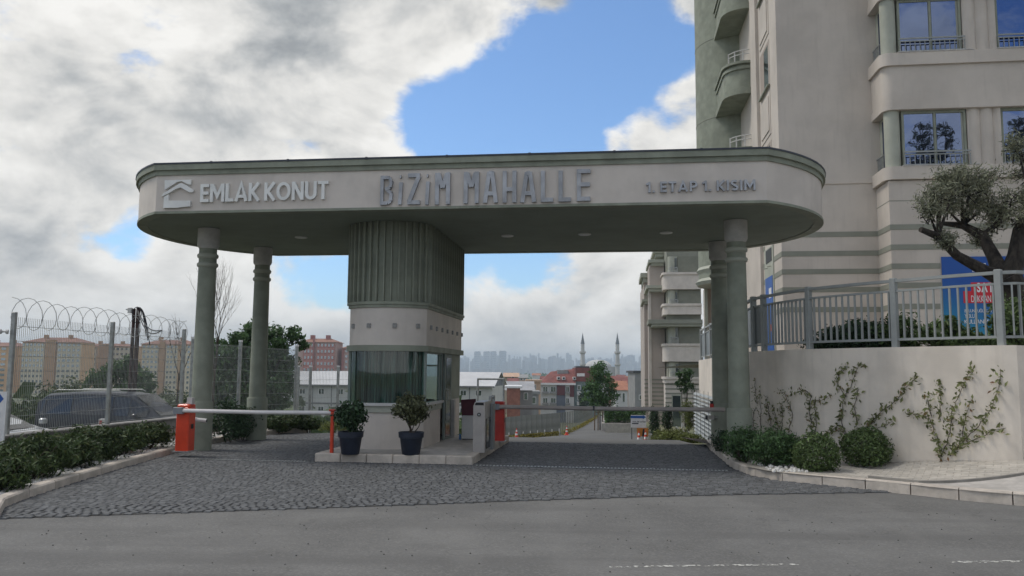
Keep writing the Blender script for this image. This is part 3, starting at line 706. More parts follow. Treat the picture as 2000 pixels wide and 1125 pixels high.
STROKES = {'B': [((.12, 0), (.12, 1)), ((.12, .93), (.72, .93)), ((.72, .93), (.88, .78)), ((.88, .78), (.80, .60)), ((.80, .60), (.4, .53)), ((.5, .53), (.88, .40)), ((.88, .40), (.86, .14)), ((.86, .14), (.6, .06)), ((.6, .06), (.12, .06))],
           'i': [((.40, 0), (.62, .74)), ((.36, .93), (.64, .93))], 'Z': [((.05, .94), (.95, .94)), ((.88, .90), (.16, .08)), ((.04, .06), (.98, .06))],
           'M': [((.11, 0), (.11, 1)), ((.2, .97), (.5, .52)), ((.5, .52), (.8, .97)), ((.89, 0), (.89, 1))], 'A': [((.10, 0), (.40, 1)), ((.60, 1), (.90, 0)), ((.25, .30), (.75, .30)), ((.38, .96), (.64, .96))],
           'H': [((.13, 0), (.13, 1)), ((.87, 0), (.87, 1)), ((.13, .42), (.87, .42))], 'L': [((.16, 0), (.16, 1)), ((.1, .06), (.98, .06))],
           'E': [((.18, 0), (.18, 1)), ((.1, .94), (.98, .94)), ((.1, .52), (.94, .52)), ((.1, .06), (.98, .06))]}
def stroke_letter(ch, u0, u1, v0, v1):
    s0, z0 = on_t(u0, v1, TF); s1, z1 = on_t(u1, v0, TF); mb = MB(); wd = {'i': .064, 'B': .060}.get(ch, .074)
    for k, ((xa, ya), (xb, yb)) in enumerate(STROKES[ch]):
        A = Vector((s0+(s1-s0)*xa, z0+(z1-z0)*ya)); Bv = Vector((s0+(s1-s0)*xb, z0+(z1-z0)*yb)); d = (Bv-A).normalized(); n = Vector((-d.y, d.x))*wd/2
        if ch == 'i' and k == 1: n *= .9
        dep = .045+.0035*((k*3) % 5)
        mb.slab([tuple(A-n), tuple(Bv-n), tuple(Bv+n), tuple(A+n)], YF-dep, YF)
    mb.build('letter', steel, can)
for ch, x0, x1, y0, y1 in (('B', 255, 355, 176, 406), ('i', 392, 434, 168, 402), ('Z', 463, 570, 158, 400), ('i', 602, 644, 160, 402), ('M', 684, 800, 152, 402), ('M', 908, 1023, 146, 393), ('A', 1060, 1170, 145, 389),
                           ('H', 1211, 1316, 138, 387), ('A', 1350, 1468, 148, 385), ('L', 1507, 1606, 137, 381), ('L', 1645, 1743, 135, 378), ('E', 1784, 1895, 126, 374)):
    stroke_letter(ch, 680+x0/4, 680+x1/4, 300+y0/4, 300+y1/4)

# ------------------------------------------------------------------ island and gatehouse
island = struct(bpy.data.objects.new('traffic_island', None)); COL.objects.link(island); island.rotation_euler = (0, 0, -TH)
B(island, 'island_slab', concrete, -5.24, -2.70, 14.60, 19.24, -.1, .142)
for k in range(6): B(island, 'kerb_stone', kerbm, -5.42+k*.4833+.004, -5.42+(k+1)*.4833-.004, 14.42, 14.598, -.1, .15, c=.015)
for k in range(10):
    B(island, 'kerb_stone', kerbm, -2.695, -2.52, 14.602+k*.478, 14.602+(k+1)*.478-.008, -.1, .15, c=.015)
    B(island, 'kerb_stone', kerbm, -5.42, -5.245, 14.602+k*.478, 14.602+(k+1)*.478-.008, -.1, .15, c=.015)
kio = thing('gatehouse', 'round fronted gatehouse with ribbed green top, white band and curtained glass', 'gatehouse')
KL_, KR_, KF, KM, KB = -5.29, -3.72, 15.82, 15.38, 19.5
def kio_arc(off=0.0, n=20):
    half = (KR_-KL_)/2; bulge = KF-KM; R = (half*half+bulge*bulge)/(2*bulge); cs = (KL_+KR_)/2; ct = KM+R; am = math.asin(half/R)
    return [(cs+(R+off)*sin(-am+2*am*k/n), ct-(R+off)*cos(-am+2*am*k/n)) for k in range(n+1)]
def kio_poly(off=0.0):
    a = kio_arc(off); half = KR_-KL_
    a[0] = (KL_-off, a[0][1]); a[-1] = (KR_+off, a[-1][1])
    return a+[(KR_+off, KB+off), (KL_-off, KB+off)]
def kring(name, o_in, o_out, z0, z1, m): return kring_(name, kio_poly(o_in), kio_poly(o_out), z0, z1, m)
def kring_(name, a, b, z0, z1, m):
    n = len(a); vs = [(x, y, z0) for x, y in b]+[(x, y, z1) for x, y in b]+[(x, y, z1) for x, y in a]+[(x, y, z0) for x, y in a]; fs = []
    for k in range(4):
        for i in range(n): j = (i+1) % n; fs.append((k*n+i, k*n+j, ((k+1) % 4)*n+j, ((k+1) % 4)*n+i))
    return MB().add(vs, fs).build(name, m, kio, True)
T1 = on_s(862, 840, KR_)[0]; T2 = on_s(868, 840, KR_)[0]; T3 = on_s(881, 840, KR_)[0]
# lower wall: front arc up to the door
def part_wall(name, poly_out, poly_in, z0, z1, m):
    n = len(poly_out); rings = [[(*poly_out[i], z0), (*poly_out[i], z1), (*poly_in[i], z1), (*poly_in[i], z0)] for i in range(n)]
    return MB().loft(rings).build(name, m, kio, True)
def open_path(off): 
    p = kio_poly(off); arc = p[:21]; return [(KL_-off, KB)]+arc+[(KR_+off, T1)]
part_wall('lower_wall', open_path(-.03), open_path(-.18), .142, .84, plaster)
part_wall('sill_band', open_path(.0), open_path(-.18), .842, .965, sage_l)
part_wall('sill', open_path(.045), open_path(-.18), .967, 1.02, offwhite)
B(kio, 'rear_wall', plaster, KR_-.15, KR_-.03, T3+.05, KB, .142, 1.0)
B(kio, 'green_panel', sage, KR_-.15, KR_-.028, T3+.05, KB, 1.002, 2.02)
B(kio, 'back_wall', plaster, KL_+.05, KR_-.16, KB-.12, KB-.002, .142, 2.02)
kring('lower_cornice', -.2, .05, 2.02, 2.135, sage); 
kring('white_band', -.16, .0, 2.137, 2.868, plaster)
kring('mid_cornice', -.18, .035, 2.87, 2.925, sage); kring('mid_cornice_lip', -.18, .06, 2.926, 2.985, sage)
kring('ribbed_drum', -.16, .0, 2.986, HB+.01, sage)
def along(path, d):
    for (x0, y0), (x1, y1) in zip(path[:-1], path[1:]):
        s = math.hypot(x1-x0, y1-y0)
        if d <= s: return (x0+(x1-x0)*d/s, y0+(y1-y0)*d/s, atan2(y1-y0, x1-x0))
        d -= s
    return None
p = kio_poly(0.0); path = [(KL_, KB)]+p[:21]+[(KR_, KB)]
tot = sum(math.hypot(b[0]-a[0], b[1]-a[1]) for a, b in zip(path[:-1], path[1:]))
bat = MB().box(-.013, .013, -.075, .012, 2.99, HB+.008).mesh('batten', sage)
k = 0; d = 0.06
while d < tot:
    q = along(path, d)
    if q: put('batten', bat, kio, (q[0], q[1], 0), q[2])
    d += .135 if not q or abs(q[2]-pi/2) > .1 else .25
blk = MB().cbox(-.04, .04, -.035, .01, 2.47, 2.56, .008).mesh('square_lamp', mat('lamp_block', (.26, .26, .25), .6, .1, 9))
for (u, v) in ((691, 634), (721, 633), (771, 633), (816, 634), (841, 635), (852, 637), (863, 640), (873, 643), (883, 646), (892, 648), (901, 650)):
    d = ray(u, v); best = None
    for (a0, b0), (a1, b1) in zip(path[:-1], path[1:]):
        P0, P1 = np.array(wp(a0, b0)), np.array(wp(a1, b1)); den = d[0]*(P1[1]-P0[1])-d[1]*(P1[0]-P0[0])
        kk = (P0[0]*(P1[1]-P0[1])-P0[1]*(P1[0]-P0[0]))/den; P = d*kk
        f = ((P[0]-P0[0])*(P1[0]-P0[0])+(P[1]-P0[1])*(P1[1]-P0[1]))/((P1-P0)@(P1-P0))
        if 0 <= f <= 1 and (best is None or kk < best[0]): best = (kk, a0+(a1-a0)*f, b0+(b1-b0)*f, atan2(b1-b0, a1-a0))
    if best: put('square_lamp', blk, kio, (best[1], best[2], 0), best[3])
# glazing: curved panes, frames, curtain
arc = kio_arc(-.02, 24)
for i0, i1 in ((0, 8), (8, 16), (16, 24)):
    n = i1-i0+1; seg = arc[i0:i1+1]
    g = MB(); vs = [(x, y, 1.03) for x, y in seg]+[(x, y, 2.015) for x, y in seg]; g.add(vs, [(i, i+1, n+i+1, n+i) for i in range(n-1)]); g.build('window_pane', glass_k, kio, True)
MB().box(KR_-.03, KR_-.022, KF+.05, T1-.28, 1.03, 2.015).build('window_pane', glass_k, kio)
MB().box(KR_-.03, KR_-.022, T1-.24, T1-.05, 1.03, 2.015).build('window_pane', glass_k, kio)
frm = mat('window_frame_green', (.20, .235, .21), .6, .05, 5)
for (t0, t1) in ((KF-.02, KF+.05), (T1-.28, T1-.24), (T1-.05, T1+.0)): B(kio, 'window_frame', frm, KR_-.06, KR_+.004, t0, t1, 1.021, 2.019)
B(kio, 'window_frame', frm, KR_-.05, KR_-.0, KF+.05, T1-.05, 1.985, 2.018)
B(kio, 'window_frame', frm, KL_-.0, KL_+.05, KF-.03, KF+.05, 1.021, 2.019)
for i in (8, 16):
    x, y = arc[i]; MB().box(x-.004, x+.004, y-.006, y+.006, 1.03, 2.015).build('pane_joint', glass_c, kio)
cur = bpy.data.materials.new('kiosk_curtain'); cur.use_nodes = True; t = cur.node_tree; b = t.nodes['Principled BSDF']; b.inputs['Roughness'].default_value = .5
tcn = N(t, 'ShaderNodeTexCoord'); mp = N(t, 'ShaderNodeMapping'); mp.inputs['Scale'].default_value = (7, 7, .35); L(t, tcn.outputs['Object'], mp.inputs[0]); n1 = N(t, 'ShaderNodeTexNoise'); n1.inputs['Scale'].default_value = 2.4; n1.inputs['Detail'].default_value = 5; L(t, mp.outputs[0], n1.inputs['Vector'])
rp = N(t, 'ShaderNodeValToRGB'); L(t, n1.outputs['Fac'], rp.inputs[0]); e = rp.color_ramp.elements; e[0].position = .3; e[0].color = (.03, .045, .045, 1); e[1].position = .72; e[1].color = (.40, .52, .49, 1)
for ps, c in ((.44, (.10, .14, .135, 1)), (.52, (.16, .15, .14, 1)), (.58, (.18, .25, .235, 1))): q = rp.color_ramp.elements.new(ps); q.color = c
L(t, rp.outputs[0], b.inputs['Base Color'])
rg = np.random.default_rng(4); ca = kio_arc(-.16, 110); row = []
for i, (x, y) in enumerate(ca):
    row.append((x, y+.035*sin(i*1.25)+.015*rg.normal()))
row = [(KL_+.14, KF+.6), (KL_+.10, KF+.1)]+row+[(KR_-.13, KF+.12)]
MB().loft([[(x, y, 1.0) for x, y in row], [(x, y+.01, 2.05) for x, y in row]], cap=False, closed=False).build('curtain', cur, kio, True)
B(kio, 'side_panel', sage, KL_+.02, KL_+.12, KF+.06, KB-.13, 1.021, 2.019)
MB().box(KR_-.14, KR_-.12, KF+.2, T1-.1, 1.0, 2.03).build('blind', mat('pale_blind', (.16, .21, .20), .7, .2, 3, vscale=(8, 8, .3)), kio)
B(kio, 'floor', concrete, KL_+.2, KR_-.2, KF+.1, KB-.2, .143, .16); B(kio, 'ceiling', offwhite, KL_+.2, KR_-.2, KF+.1, KB-.2, 2.14, 2.17)
B(kio, 'desk', maroon, KL_+.22, KR_-.25, KF+.15, KF+.7, .85, .9)
door = B(kio, 'door', frm, KR_-.05, KR_-.005, T2, T3, .15, 2.015)
B(door, 'door_pane', glass_c, KR_-.02, KR_+.004, T2+.10, T3-.10, .55, 1.93); B(door, 'door_pane', glass_c, KR_-.02, KR_+.003, T2+.10, T3-.10, .2, .5)
MB().tube([(KR_-.01, T2+.06, 1.0), (KR_+.05, T2+.06, 1.0), (KR_+.05, T2+.06, 1.25), (KR_-.01, T2+.06, 1.25)], .012, 8).build('handle', galv, door)
for t0 in (T3+.06, ): B(kio, 'pilaster', capmat, KR_-.03, KR_+.05, t0, t0+.16, .143, .99)

# ------------------------------------------------------------------ barriers
def barrier(label, s, t, base, z_arm, length, m, armmat, w_=.34, d_=.3, h=.82, arm_side=-1, arm_r=.038):
    r = thing('barrier', label, 'barrier', wp(s, t, base))
    MB().cbox(-w_/2, w_/2, -d_/2, d_/2, 0, h, .02).build('housing', m, r)
    MB().cbox(-w_/2+.006, w_/2-.006, -d_/2+.006, d_/2-.006, h, h+.05, .02).build('housing_lid', m, r)
    B(r, 'base_plate', galv, -w_/2-.03, w_/2+.03, -d_/2-.03, d_/2+.03, -.015, .004)
    za = z_arm-base
    B(r, 'arm_clamp', mat('clamp_grey', (.22, .23, .245), .5, .08, 5), -w_/2-.02, -w_/2+.17, -d_/2-.09, -d_/2-.002, za-.06, za+.06, c=.008)
    MB().tube([(-w_/2+.16, -d_/2-.045, za), (length*.5, -d_/2-.045, za-.012), (length, -d_/2-.045, za)], arm_r, 12).build('arm', armmat, r, True)
    B(r, 'lock', black, w_/2-.01, w_/2+.008, -.04, .04, h*.5, h*.5+.09)
    return r
wht = mat('barrier_arm_white', (.66, .63, .62), .4, .04, 3); brn = mat('barrier_arm_grey', (.40, .355, .33), .5, .06, 3)
s_, t_ = gst(352, 881, .12); SB1, TB1 = s_, t_+.15
b1 = barrier('bright orange barrier box with a white arm, beside the left columns', SB1, TB1, .115, .87, on_t(649, 840, TB1-.19)[0]-SB1+.06, orange, wht, arm_side=-1, w_=.26, d_=.26)
mb = MB().box(.02, .14, -.06, .06, .872, .90).box(.03, .13, -.05, .05, .90, .99); mb.build('warning_lamp', mat('lamp_white', (.5, .47, .45), .5, .05, 6), b1)
SP1 = on_t(649, 840, TB1-.19)[0]
rp_ = thing('barrier_rest', 'slim orange post that holds the end of the white barrier arm', 'post', wp(SP1, TB1-.19, .0))
B(rp_, 'post', orange, -.03, .03, -.03, .03, .05, .90, c=.008); B(rp_, 'fork', red, -.055, .055, -.05, .05, .902, .935)
for x in (-.025, .025): MB().tube([(x, 0, -.01), (x, 0, .06)], .006, 6).build('bolt', darkmetal, rp_)
s2, t2 = gst(972, 861, .15); 
b2 = barrier('dark red barrier box with a long grey arm at the end of the traffic island', s2, t2+.15, .142, .88, CRS-.05-s2, red, brn, h=.80, w_=.26, d_=.28, arm_r=.045)
B(b2, 'arm_joint', darkmetal, 2.05, 2.09, -.24, -.14, .69, .785)
# end clip on the right column
ec = thing('arm_catch', 'small red catch on the right rear column at the grey arm tip', 'catch', wp(CRS-.24, CTR-.14, .88)); B(ec, 'catch_plate', red, -.03, .05, -.04, .04, -.02, .09, c=.008); B(ec, 'catch_lamp', black, -.02, .04, -.03, .03, .092, .15)
# cameras
def cctv(label, P, yaw, body=(.05, .2), m=offwhite, group=None):
    r = thing('security_camera', label, 'camera', P, yaw, group)
    MB().tube([(0, 0, 0), (.04, 0, 0)], .045, 12).build('mount', m, r, True)
    MB().tube([(.03, 0, 0), (.12, 0, .005)], .018, 8).build('arm', m, r)
    MB().lathe([(.0, -.05), (.03, -.045), (.05, -.02), (.055, 0), (.05, .02), (.03, .045), (0, .05)], .15, 0, 12).build('joint', m, r, True)
    MB().tube([(.16, 0, .0), (.36, 0, -.02)], .042, 12).build('body', m, r, True); MB().tube([(.36, 0, -.02), (.365, 0, -.0205)], .03, 10).build('lens', black, r)
    return r
P = depth_at(363, 819, 16.4); cctv('white swivel camera fixed to the orange barrier box', (P[0]+.09, P[1]-.1, P[2]), .0)
P = depth_at(1390, 817, 17.6); r = thing('security_camera', 'grey boxy camera with black lens on the right rear column', 'camera', (P[0]+.12, P[1]+.35, P[2]), radians(200))
B(r, 'bracket', galv, -.22, .02, -.015, .015, -.02, .02); B(r, 'body', capmat, .0, .17, -.045, .045, -.045, .045, c=.01); B(r, 'lens', black, .171, .178, -.04, .04, -.04, .04)
# turnstile, cabinet, maroon board, rail
s_, t_ = gst(934, 884, .15)
tu = thing('turnstile', 'grey metal turnstile pedestal with black reader on the island', 'turnstile', wp(s_, t_+.05, .142))
tsm = mat('turnstile_metal', (.36, .335, .315), .45, .06, 4, metal=.2)
MB().add([(-.11, 0, 0), (.11, 0, 0), (.11, 0, .86), (-.11, 0, .86), (-.09, .07, .93), (.09, .07, .93), (-.11, .95, 0), (.11, .95, 0), (.11, .95, .93), (-.11, .95, .93)],
         [(0, 1, 2, 3), (3, 2, 5, 4), (4, 5, 8, 9), (1, 7, 8, 5, 2), (0, 3, 4, 9, 6), (6, 9, 8, 7), (0, 6, 7, 1)]).build('pedestal', tsm, tu)
MB().add([(-.085, .008, .872), (.085, .008, .872), (.075, .058, .918), (-.075, .058, .918)], [(0, 1, 2, 3)]).build('card_reader', black, tu)
MB().tube([(0, .002, .70), (0, -.012, .70)], .035, 16).build('ring_sensor', black, tu); MB().tube([(0, -.012, .70), (0, -.014, .70)], .018, 12).build('sensor_core', galv, tu)
B(tu, 'glass_wing', glass_c, .112, .122, .14, .62, .06, .62); B(tu, 'rear_post', mat('turnstile_grey', (.2, .21, .21), .5, .05, 4), .112, .16, .66, .95, 0, .88)
for y in (.98, 1.4): MB().tube([(.06, y, .0), (.06, y, 1.02)], .03, 10).build('rail_post', galv, tu, True)
MB().tube([(.06, .95, .98), (.06, 1.45, .98)], .022, 8).build('rail', galv, tu)
s_, t_ = gst(916, 858, .15); cb = thing('service_cabinet', 'pale grey service cabinet behind the turnstile', 'cabinet', wp(s_, t_, .142))
B(cb, 'body', offwhite, -.17, .17, 0, .35, .02, .52, c=.01); B(cb, 'plinth', black, -.15, .15, .02, .33, 0, .02); B(cb, 'blue_strap', mat('blue_plastic', (.02, .12, .3), .5, .1, 5), -.22, -.18, -.02, .02, 0, .12)
mbd = thing('notice_board', 'tilted maroon board standing on the pale cabinet', 'board', wp(s_-.02, t_+.15, .662)); 
MB().box(-.17, .17, -.012, .012, 0, .36, Matrix.Rotation(-.08, 4, 'Y') @ Matrix.Rotation(.1, 4, 'X')).build('board', maroon, mbd)
s_, t_ = gst(938, 850, .0); fr = thing('metal_frame', 'thin grey metal frame standing behind the island', 'frame', wp(s_-.62, t_+3.2, zg(s_, t_+3.2)))
for x in (0, .78): MB().tube([(x, 0, 0), (x, 0, 1.75)], .03, 8).build('upright', galv, fr)
MB().tube([(-.02, 0, 1.75), (.8, 0, 1.75)], .03, 8).build('crossbar', galv, fr)
# potted plants
def potted(label, u, v, m, n, size, rx, h, seed, asp, trunk):
    s, t = gst(u, v, .145); r = thing('potted_plant', label, 'potted plant', wp(s, t+.2, .145), group='potted plants at the gatehouse')
    MB().lathe([(.0, .0), (.155, .0), (.16, .01), (.2, .28), (.203, .285), (.203, .30), (.225, .305), (.232, .40), (.225, .405), (.205, .40), (.2, .36), (0, .36)], n=32).build('pot', potmat, r, True)
    MB().lathe([(0, .37), (.2, .365)], n=20).build('soil', pebblem if trunk else soil, r)
    rg = np.random.default_rng(seed); mb = MB(); tips = []
    for k in range(5): limb(mb, (.02*k-.04, .02*(k % 3)-.02, .35), (rg.normal()*.25, rg.normal()*.25, 1), h*.36, .013, rg, 2, tips, .3)
    mb.build('stem', bark, r)
    p, out = blob_points(n, rx, rx, h*(.38 if trunk else .5), rg, 26, .36, .5, .40+h*(.58 if trunk else .48)); kk = p[:, 2] > (.52 if trunk else .38)
    put('foliage', leaf_mesh('foliage', m, p[kk], size, rg, asp, out[kk]), r); return r
potted('dense dark green potted shrub by the orange post, in a navy pot', 677, 889, leaf_dark, 2800, .036, .28, .56, 31, .5, False)
potted('airy variegated potted tree in front of the gatehouse glass, in a navy pot', 797, 890, leaf_var, 2300, .034, .31, .70, 32, .5, True)

# ------------------------------------------------------------------ left fence, camera, pole, sign
fen = thing('mesh_fence', 'tall grey welded mesh fence with razor coil above the low wall', 'fence', wp(-12, 0, .33))
POST = (15.0, 18.25, 21.55)
for t0 in POST: B(fen, 'post', galv, -.045, .045, t0-.04, t0+.04, 0, 2.43, c=.008)
def mesh_panel(parent, t0, t1, z0, z1, axis='t', x=0.0, step=.055, rails=(0, .3, .6, .9, 1.2, 1.5, 1.8, 2.1)):
    mb = MB(); k = 0; n = int((t1-t0)/step)
    for i in range(n+1):
        q = t0+(t1-t0)*i/n; mb.box(x-.0028, x+.0028, q-.0028, q+.0028, z0, z1)
    for z in rails:
        mb.box(x+.003, x+.011, t0, t1, z0+z-.004, z0+z+.004); mb.box(x-.011, x-.003, t0, t1, z0+z-.004, z0+z+.004)
    return mb.build('mesh_panel', galv, parent)
for a, b in zip(POST[:-1], POST[1:]): mesh_panel(fen, a+.05, b-.05, .05, 2.33, x=.055)
def coil(parent, p0, p1, r, turns, name='razor_coil', wr=.007):
    mb = MB(); pts = []; p0, p1 = Vector(p0), Vector(p1); d = (p1-p0); ax = d.normalized(); n1_ = Vector((0, 0, 1)); n2 = ax.cross(n1_)
    rg = np.random.default_rng(8); rr = r
    for i in range(turns*14+1):
        f = i/(turns*14); a = 2*pi*i/14; rr = r*(1+.10*sin(f*19))
        pts.append(p0+d*f+n1_*rr*cos(a)+n2*rr*.8*sin(a))
    mb.tube(pts, wr, 4, cap=False); return mb.build(name, galv, parent)
coil(fen, (.0, POST[0]-.1, 2.42), (.0, POST[2]+.1, 2.36), .30, 15)
P = Vector(wp(-12, 14.95, 0)); cctv('white bullet camera on the first fence post at far left', (P.x-.05, P.y-.02, 2.36), radians(200))
f2 = thing('mesh_fence', 'low mesh fence with capped posts running behind the left columns', 'fence', wp(0, 0, 0))
def fence_line(parent, pts, h, step=.06):
    for (sa, ta, za), (sb, tb, zb) in zip(pts[:-1], pts[1:]):
        L_ = math.hypot(sb-sa, tb-ta); an = atan2(tb-ta, sb-sa); mb = MB(); n = int(L_/step)
        dx, dy = (sb-sa)/L_, (tb-ta)/L_
        for i in range(n+1):
            f = i/n; x, y, z = sa+(sb-sa)*f, ta+(tb-ta)*f, za+(zb-za)*f; mb.box(x-.003, x+.003, y-.003, y+.003, z+.05, z+h)
        for k in range(7):
            zz = .08+k*(h-.12)/6; mb.tube([(sa, ta, za+zz), (sb, tb, zb+zz)], .006, 4)
        mb.build('mesh_panel', galv, parent)
    for (sa, ta, za) in pts:
        p_ = B(parent, 'post', galv, sa-.045, sa+.045, ta-.045, ta+.045, za-.4, za+h+.1, c=.008); B(p_, 'post_cap', white, sa-.05, sa+.05, ta-.05, ta+.05, za+h+.102, za+h+.16)
def fpt(u, v, y): P = depth_at(u, v, y); return (*st(P), float(P[2]))
pts = []
for u, vt, y, hh in ((378, 662, 23.4, 2.3), (470, 668, 25.6, 2.3), (580, 677, 28.2, 2.3)):
    s, t, z = fpt(u, vt, y); pts.append((s, t, z-hh-.1))
fence_line(f2, pts, 2.3)
f3 = thing('mesh_fence', 'short mesh fence with white capped posts left of the gatehouse', 'fence', wp(0, 0, 0)); pts = []
for u, vt, y in ((583, 717, 29.0), (607, 717, 30.2), (661, 717, 31.0), (715, 718, 31.8)):
    s, t, z = fpt(u, vt, y); pts.append((s, t, z-2.1-.1))
fence_line(f3, pts, 2.1)
# utility pole
P = depth_at(264, 640, 26.5); zt = float(depth_at(264, 600, 26.5)[2]); zb_ = -1.0
up_ = thing('utility_pole', 'twin dark timber utility pole with hanging black cables behind the fence', 'pole', (P[0], P[1], zb_))
for x, r_ in ((-.07, .062), (.08, .075)): MB().tube([(x, 0, 0), (x*1.0, 0, zt-zb_-(.05 if x < 0 else 0))], r_, 10, r_*.85).build('timber', woodpole, up_, True)
H_ = zt-zb_
B(up_, 'junction_box', offwhite, -.24, -.12, -.1, .02, H_-.2, H_-.02, c=.01); B(up_, 'bracket', galv, -.32, -.24, -.06, -.02, H_-.1, H_-.06)
for k in range(3): 
    mb = MB(); q = []
    for i in range(13): a = i/12; q.append((.08+.35*a*(1+.2*k), -.06, H_-.05-.9*a*a*(1+.15*k)+.55*sin(a*pi)*.2))
    mb.tube(q, .016, 5).build('hanging_cable', cablem, up_)
mb = MB(); mb.tube([(.08+.16*cos(a), -.08, H_-.25+.25*sin(a)) for a in np.linspace(0, 2*pi, 20)], .012, 5).build('cable_loop', cablem, up_)
E_ = Vector(wp(-12, 21.55, 2.7)) - Vector((P[0], P[1], zb_))
for k in range(2): MB().tube([tuple(Vector((.08, -.05, H_-.1-.05*k)).lerp(E_, f)+Vector((0, 0, -.25*sin(pi*f)*(1+.4*k)))) for f in np.linspace(0, 1, 12)], .017, 5).build('overhead_cable', cablem, up_)
# sign at the left edge
bl = mat('sign_blue', (.02, .10, .36), .5, .05, 4)
Q = depth_at(15, 765, 14.3); Q2 = depth_at(8, 880, 14.3); sg = thing('direction_sign', 'white sign board with blue arrow head cut by the left picture edge', 'sign', (float(Q[0]), float(Q[1]), 0), 0)
zt_, zb2 = float(Q[2]), float(depth_at(10, 868, 14.3)[2])
B(sg, 'panel', white, -1.0, 0, -.015, .015, zb2, zt_); zc = float(depth_at(5, 779, 14.3)[2])
MB().slab([(-.9, zc-.06), (-.15, zc-.06), (-.15, zc-.12), (-.05, zc), (-.15, zc+.12), (-.15, zc+.06), (-.9, zc+.06)], -.019, -.0155).build('arrow', bl, sg)
z1_ = float(depth_at(5, 817, 14.3)[2]); MB().slab([(-.5, z1_-.12), (-.1, z1_-.12), (-.1, z1_+.1), (-.5, z1_+.1)], -.018, -.0155).build('pictogram_frame', bl, sg); MB().slab([(-.48, z1_-.10), (-.12, z1_-.10), (-.12, z1_+.08), (-.48, z1_+.08)], -.0195, -.0185).build('pictogram_field', white, sg)
MB().slab([(-.4, z1_-.05), (-.125, z1_-.05), (-.125, z1_+.05), (-.4, z1_+.05)], -.021, -.020).build('pictogram', bl, sg)
z2_ = float(depth_at(5, 840, 14.3)[2]); MB().slab([(-.45, z2_-.06), (-.125, z2_-.06), (-.125, z2_+.06), (-.45, z2_+.06)], -.0185, -.0155).build('red_panel', mat('sign_red', (.4, .02, .03), .5, .05, 4), sg)
for x in (-.85, -.1): MB().tube([(x, .03, 0), (x, .03, zt_-.05)], .025, 8).build('leg', galv, sg)
# hedge shrubs on the left bed
hedge = [(20, 962, .46, .42, 'first'), (95, 938, .60, .62, 'a'), (160, 916, .55, .48, 'b'), (215, 902, .54, .58, 'c'), (265, 888, .50, .46, 'd'), (312, 877, .48, .50, 'e')]
words = ['hedge shrub nearest the road at the lower left corner', 'second hedge shrub from the road in the left bed, the tallest one', 'third hedge shrub from the road in the left bed', 'fourth hedge shrub from the road in the left bed',
         'fifth hedge shrub from the road, below the second fence post', 'last hedge shrub before the orange barrier box']
for k, (u, v, r_, h, _) in enumerate(hedge):
    P = ground_at(u, v, .1); bush('hedge_shrub', 'leafy dark green '+words[k], (P[0]-r_*.75, P[1]+r_*.55, .08), r_, r_*.95, h, leaf_hedge, 4200, .040, 50+k, 'hedge shrubs in the left bed', aspect=.3, clumps=34)
extra = [(60, 940, 1.1, .36), (190, 900, 1.2, .36)]
for k, (u, v, off, h) in enumerate(extra):
    P = ground_at(u, v, .1); bush('hedge_shrub', 'dark green shrub against the low wall, '+('left of' if k == 0 else 'below')+' the fence posts', (P[0]-off-.3, P[1]+.8, .08), .6, .55, h, leaf_hedge, 2600, .046, 70+k, 'hedge shrubs in the left bed', aspect=.3)
for k, (u, v, r_, h, wd) in enumerate(((440, 861, .52, .85, 'between the two left columns, nearer one'), (470, 856, .42, .72, 'squeezed beside the rear left column'), (535, 845, .42, .42, 'low, just right of the rear left column'), (575, 842, .4, .46, 'low, in the row behind the left lane'), (600, 842, .3, .36, 'low, at the right end of the row behind the left lane'))):
    P = ground_at(u, v, .08); s, t = st(P)
    bush('hedge_shrub', 'dark green shrub '+wd, (P[0]-.1, P[1]+r_*.9+(.3 if u > 500 else 0), .05), r_, r_, h, leaf_dark if k < 2 else leaf_hedge, 2000, .042, 90+k, 'shrubs by the left columns', aspect=.35)
P = ground_at(625, 846, -.1); bush('rockery_plant', 'dry yellowish ground plant at the end of the left lane', (P[0]+.2, P[1]+1.2, zg(*st(P))-.02), .9, .5, .3, leaf_gold, 1200, .04, 99, aspect=.3)

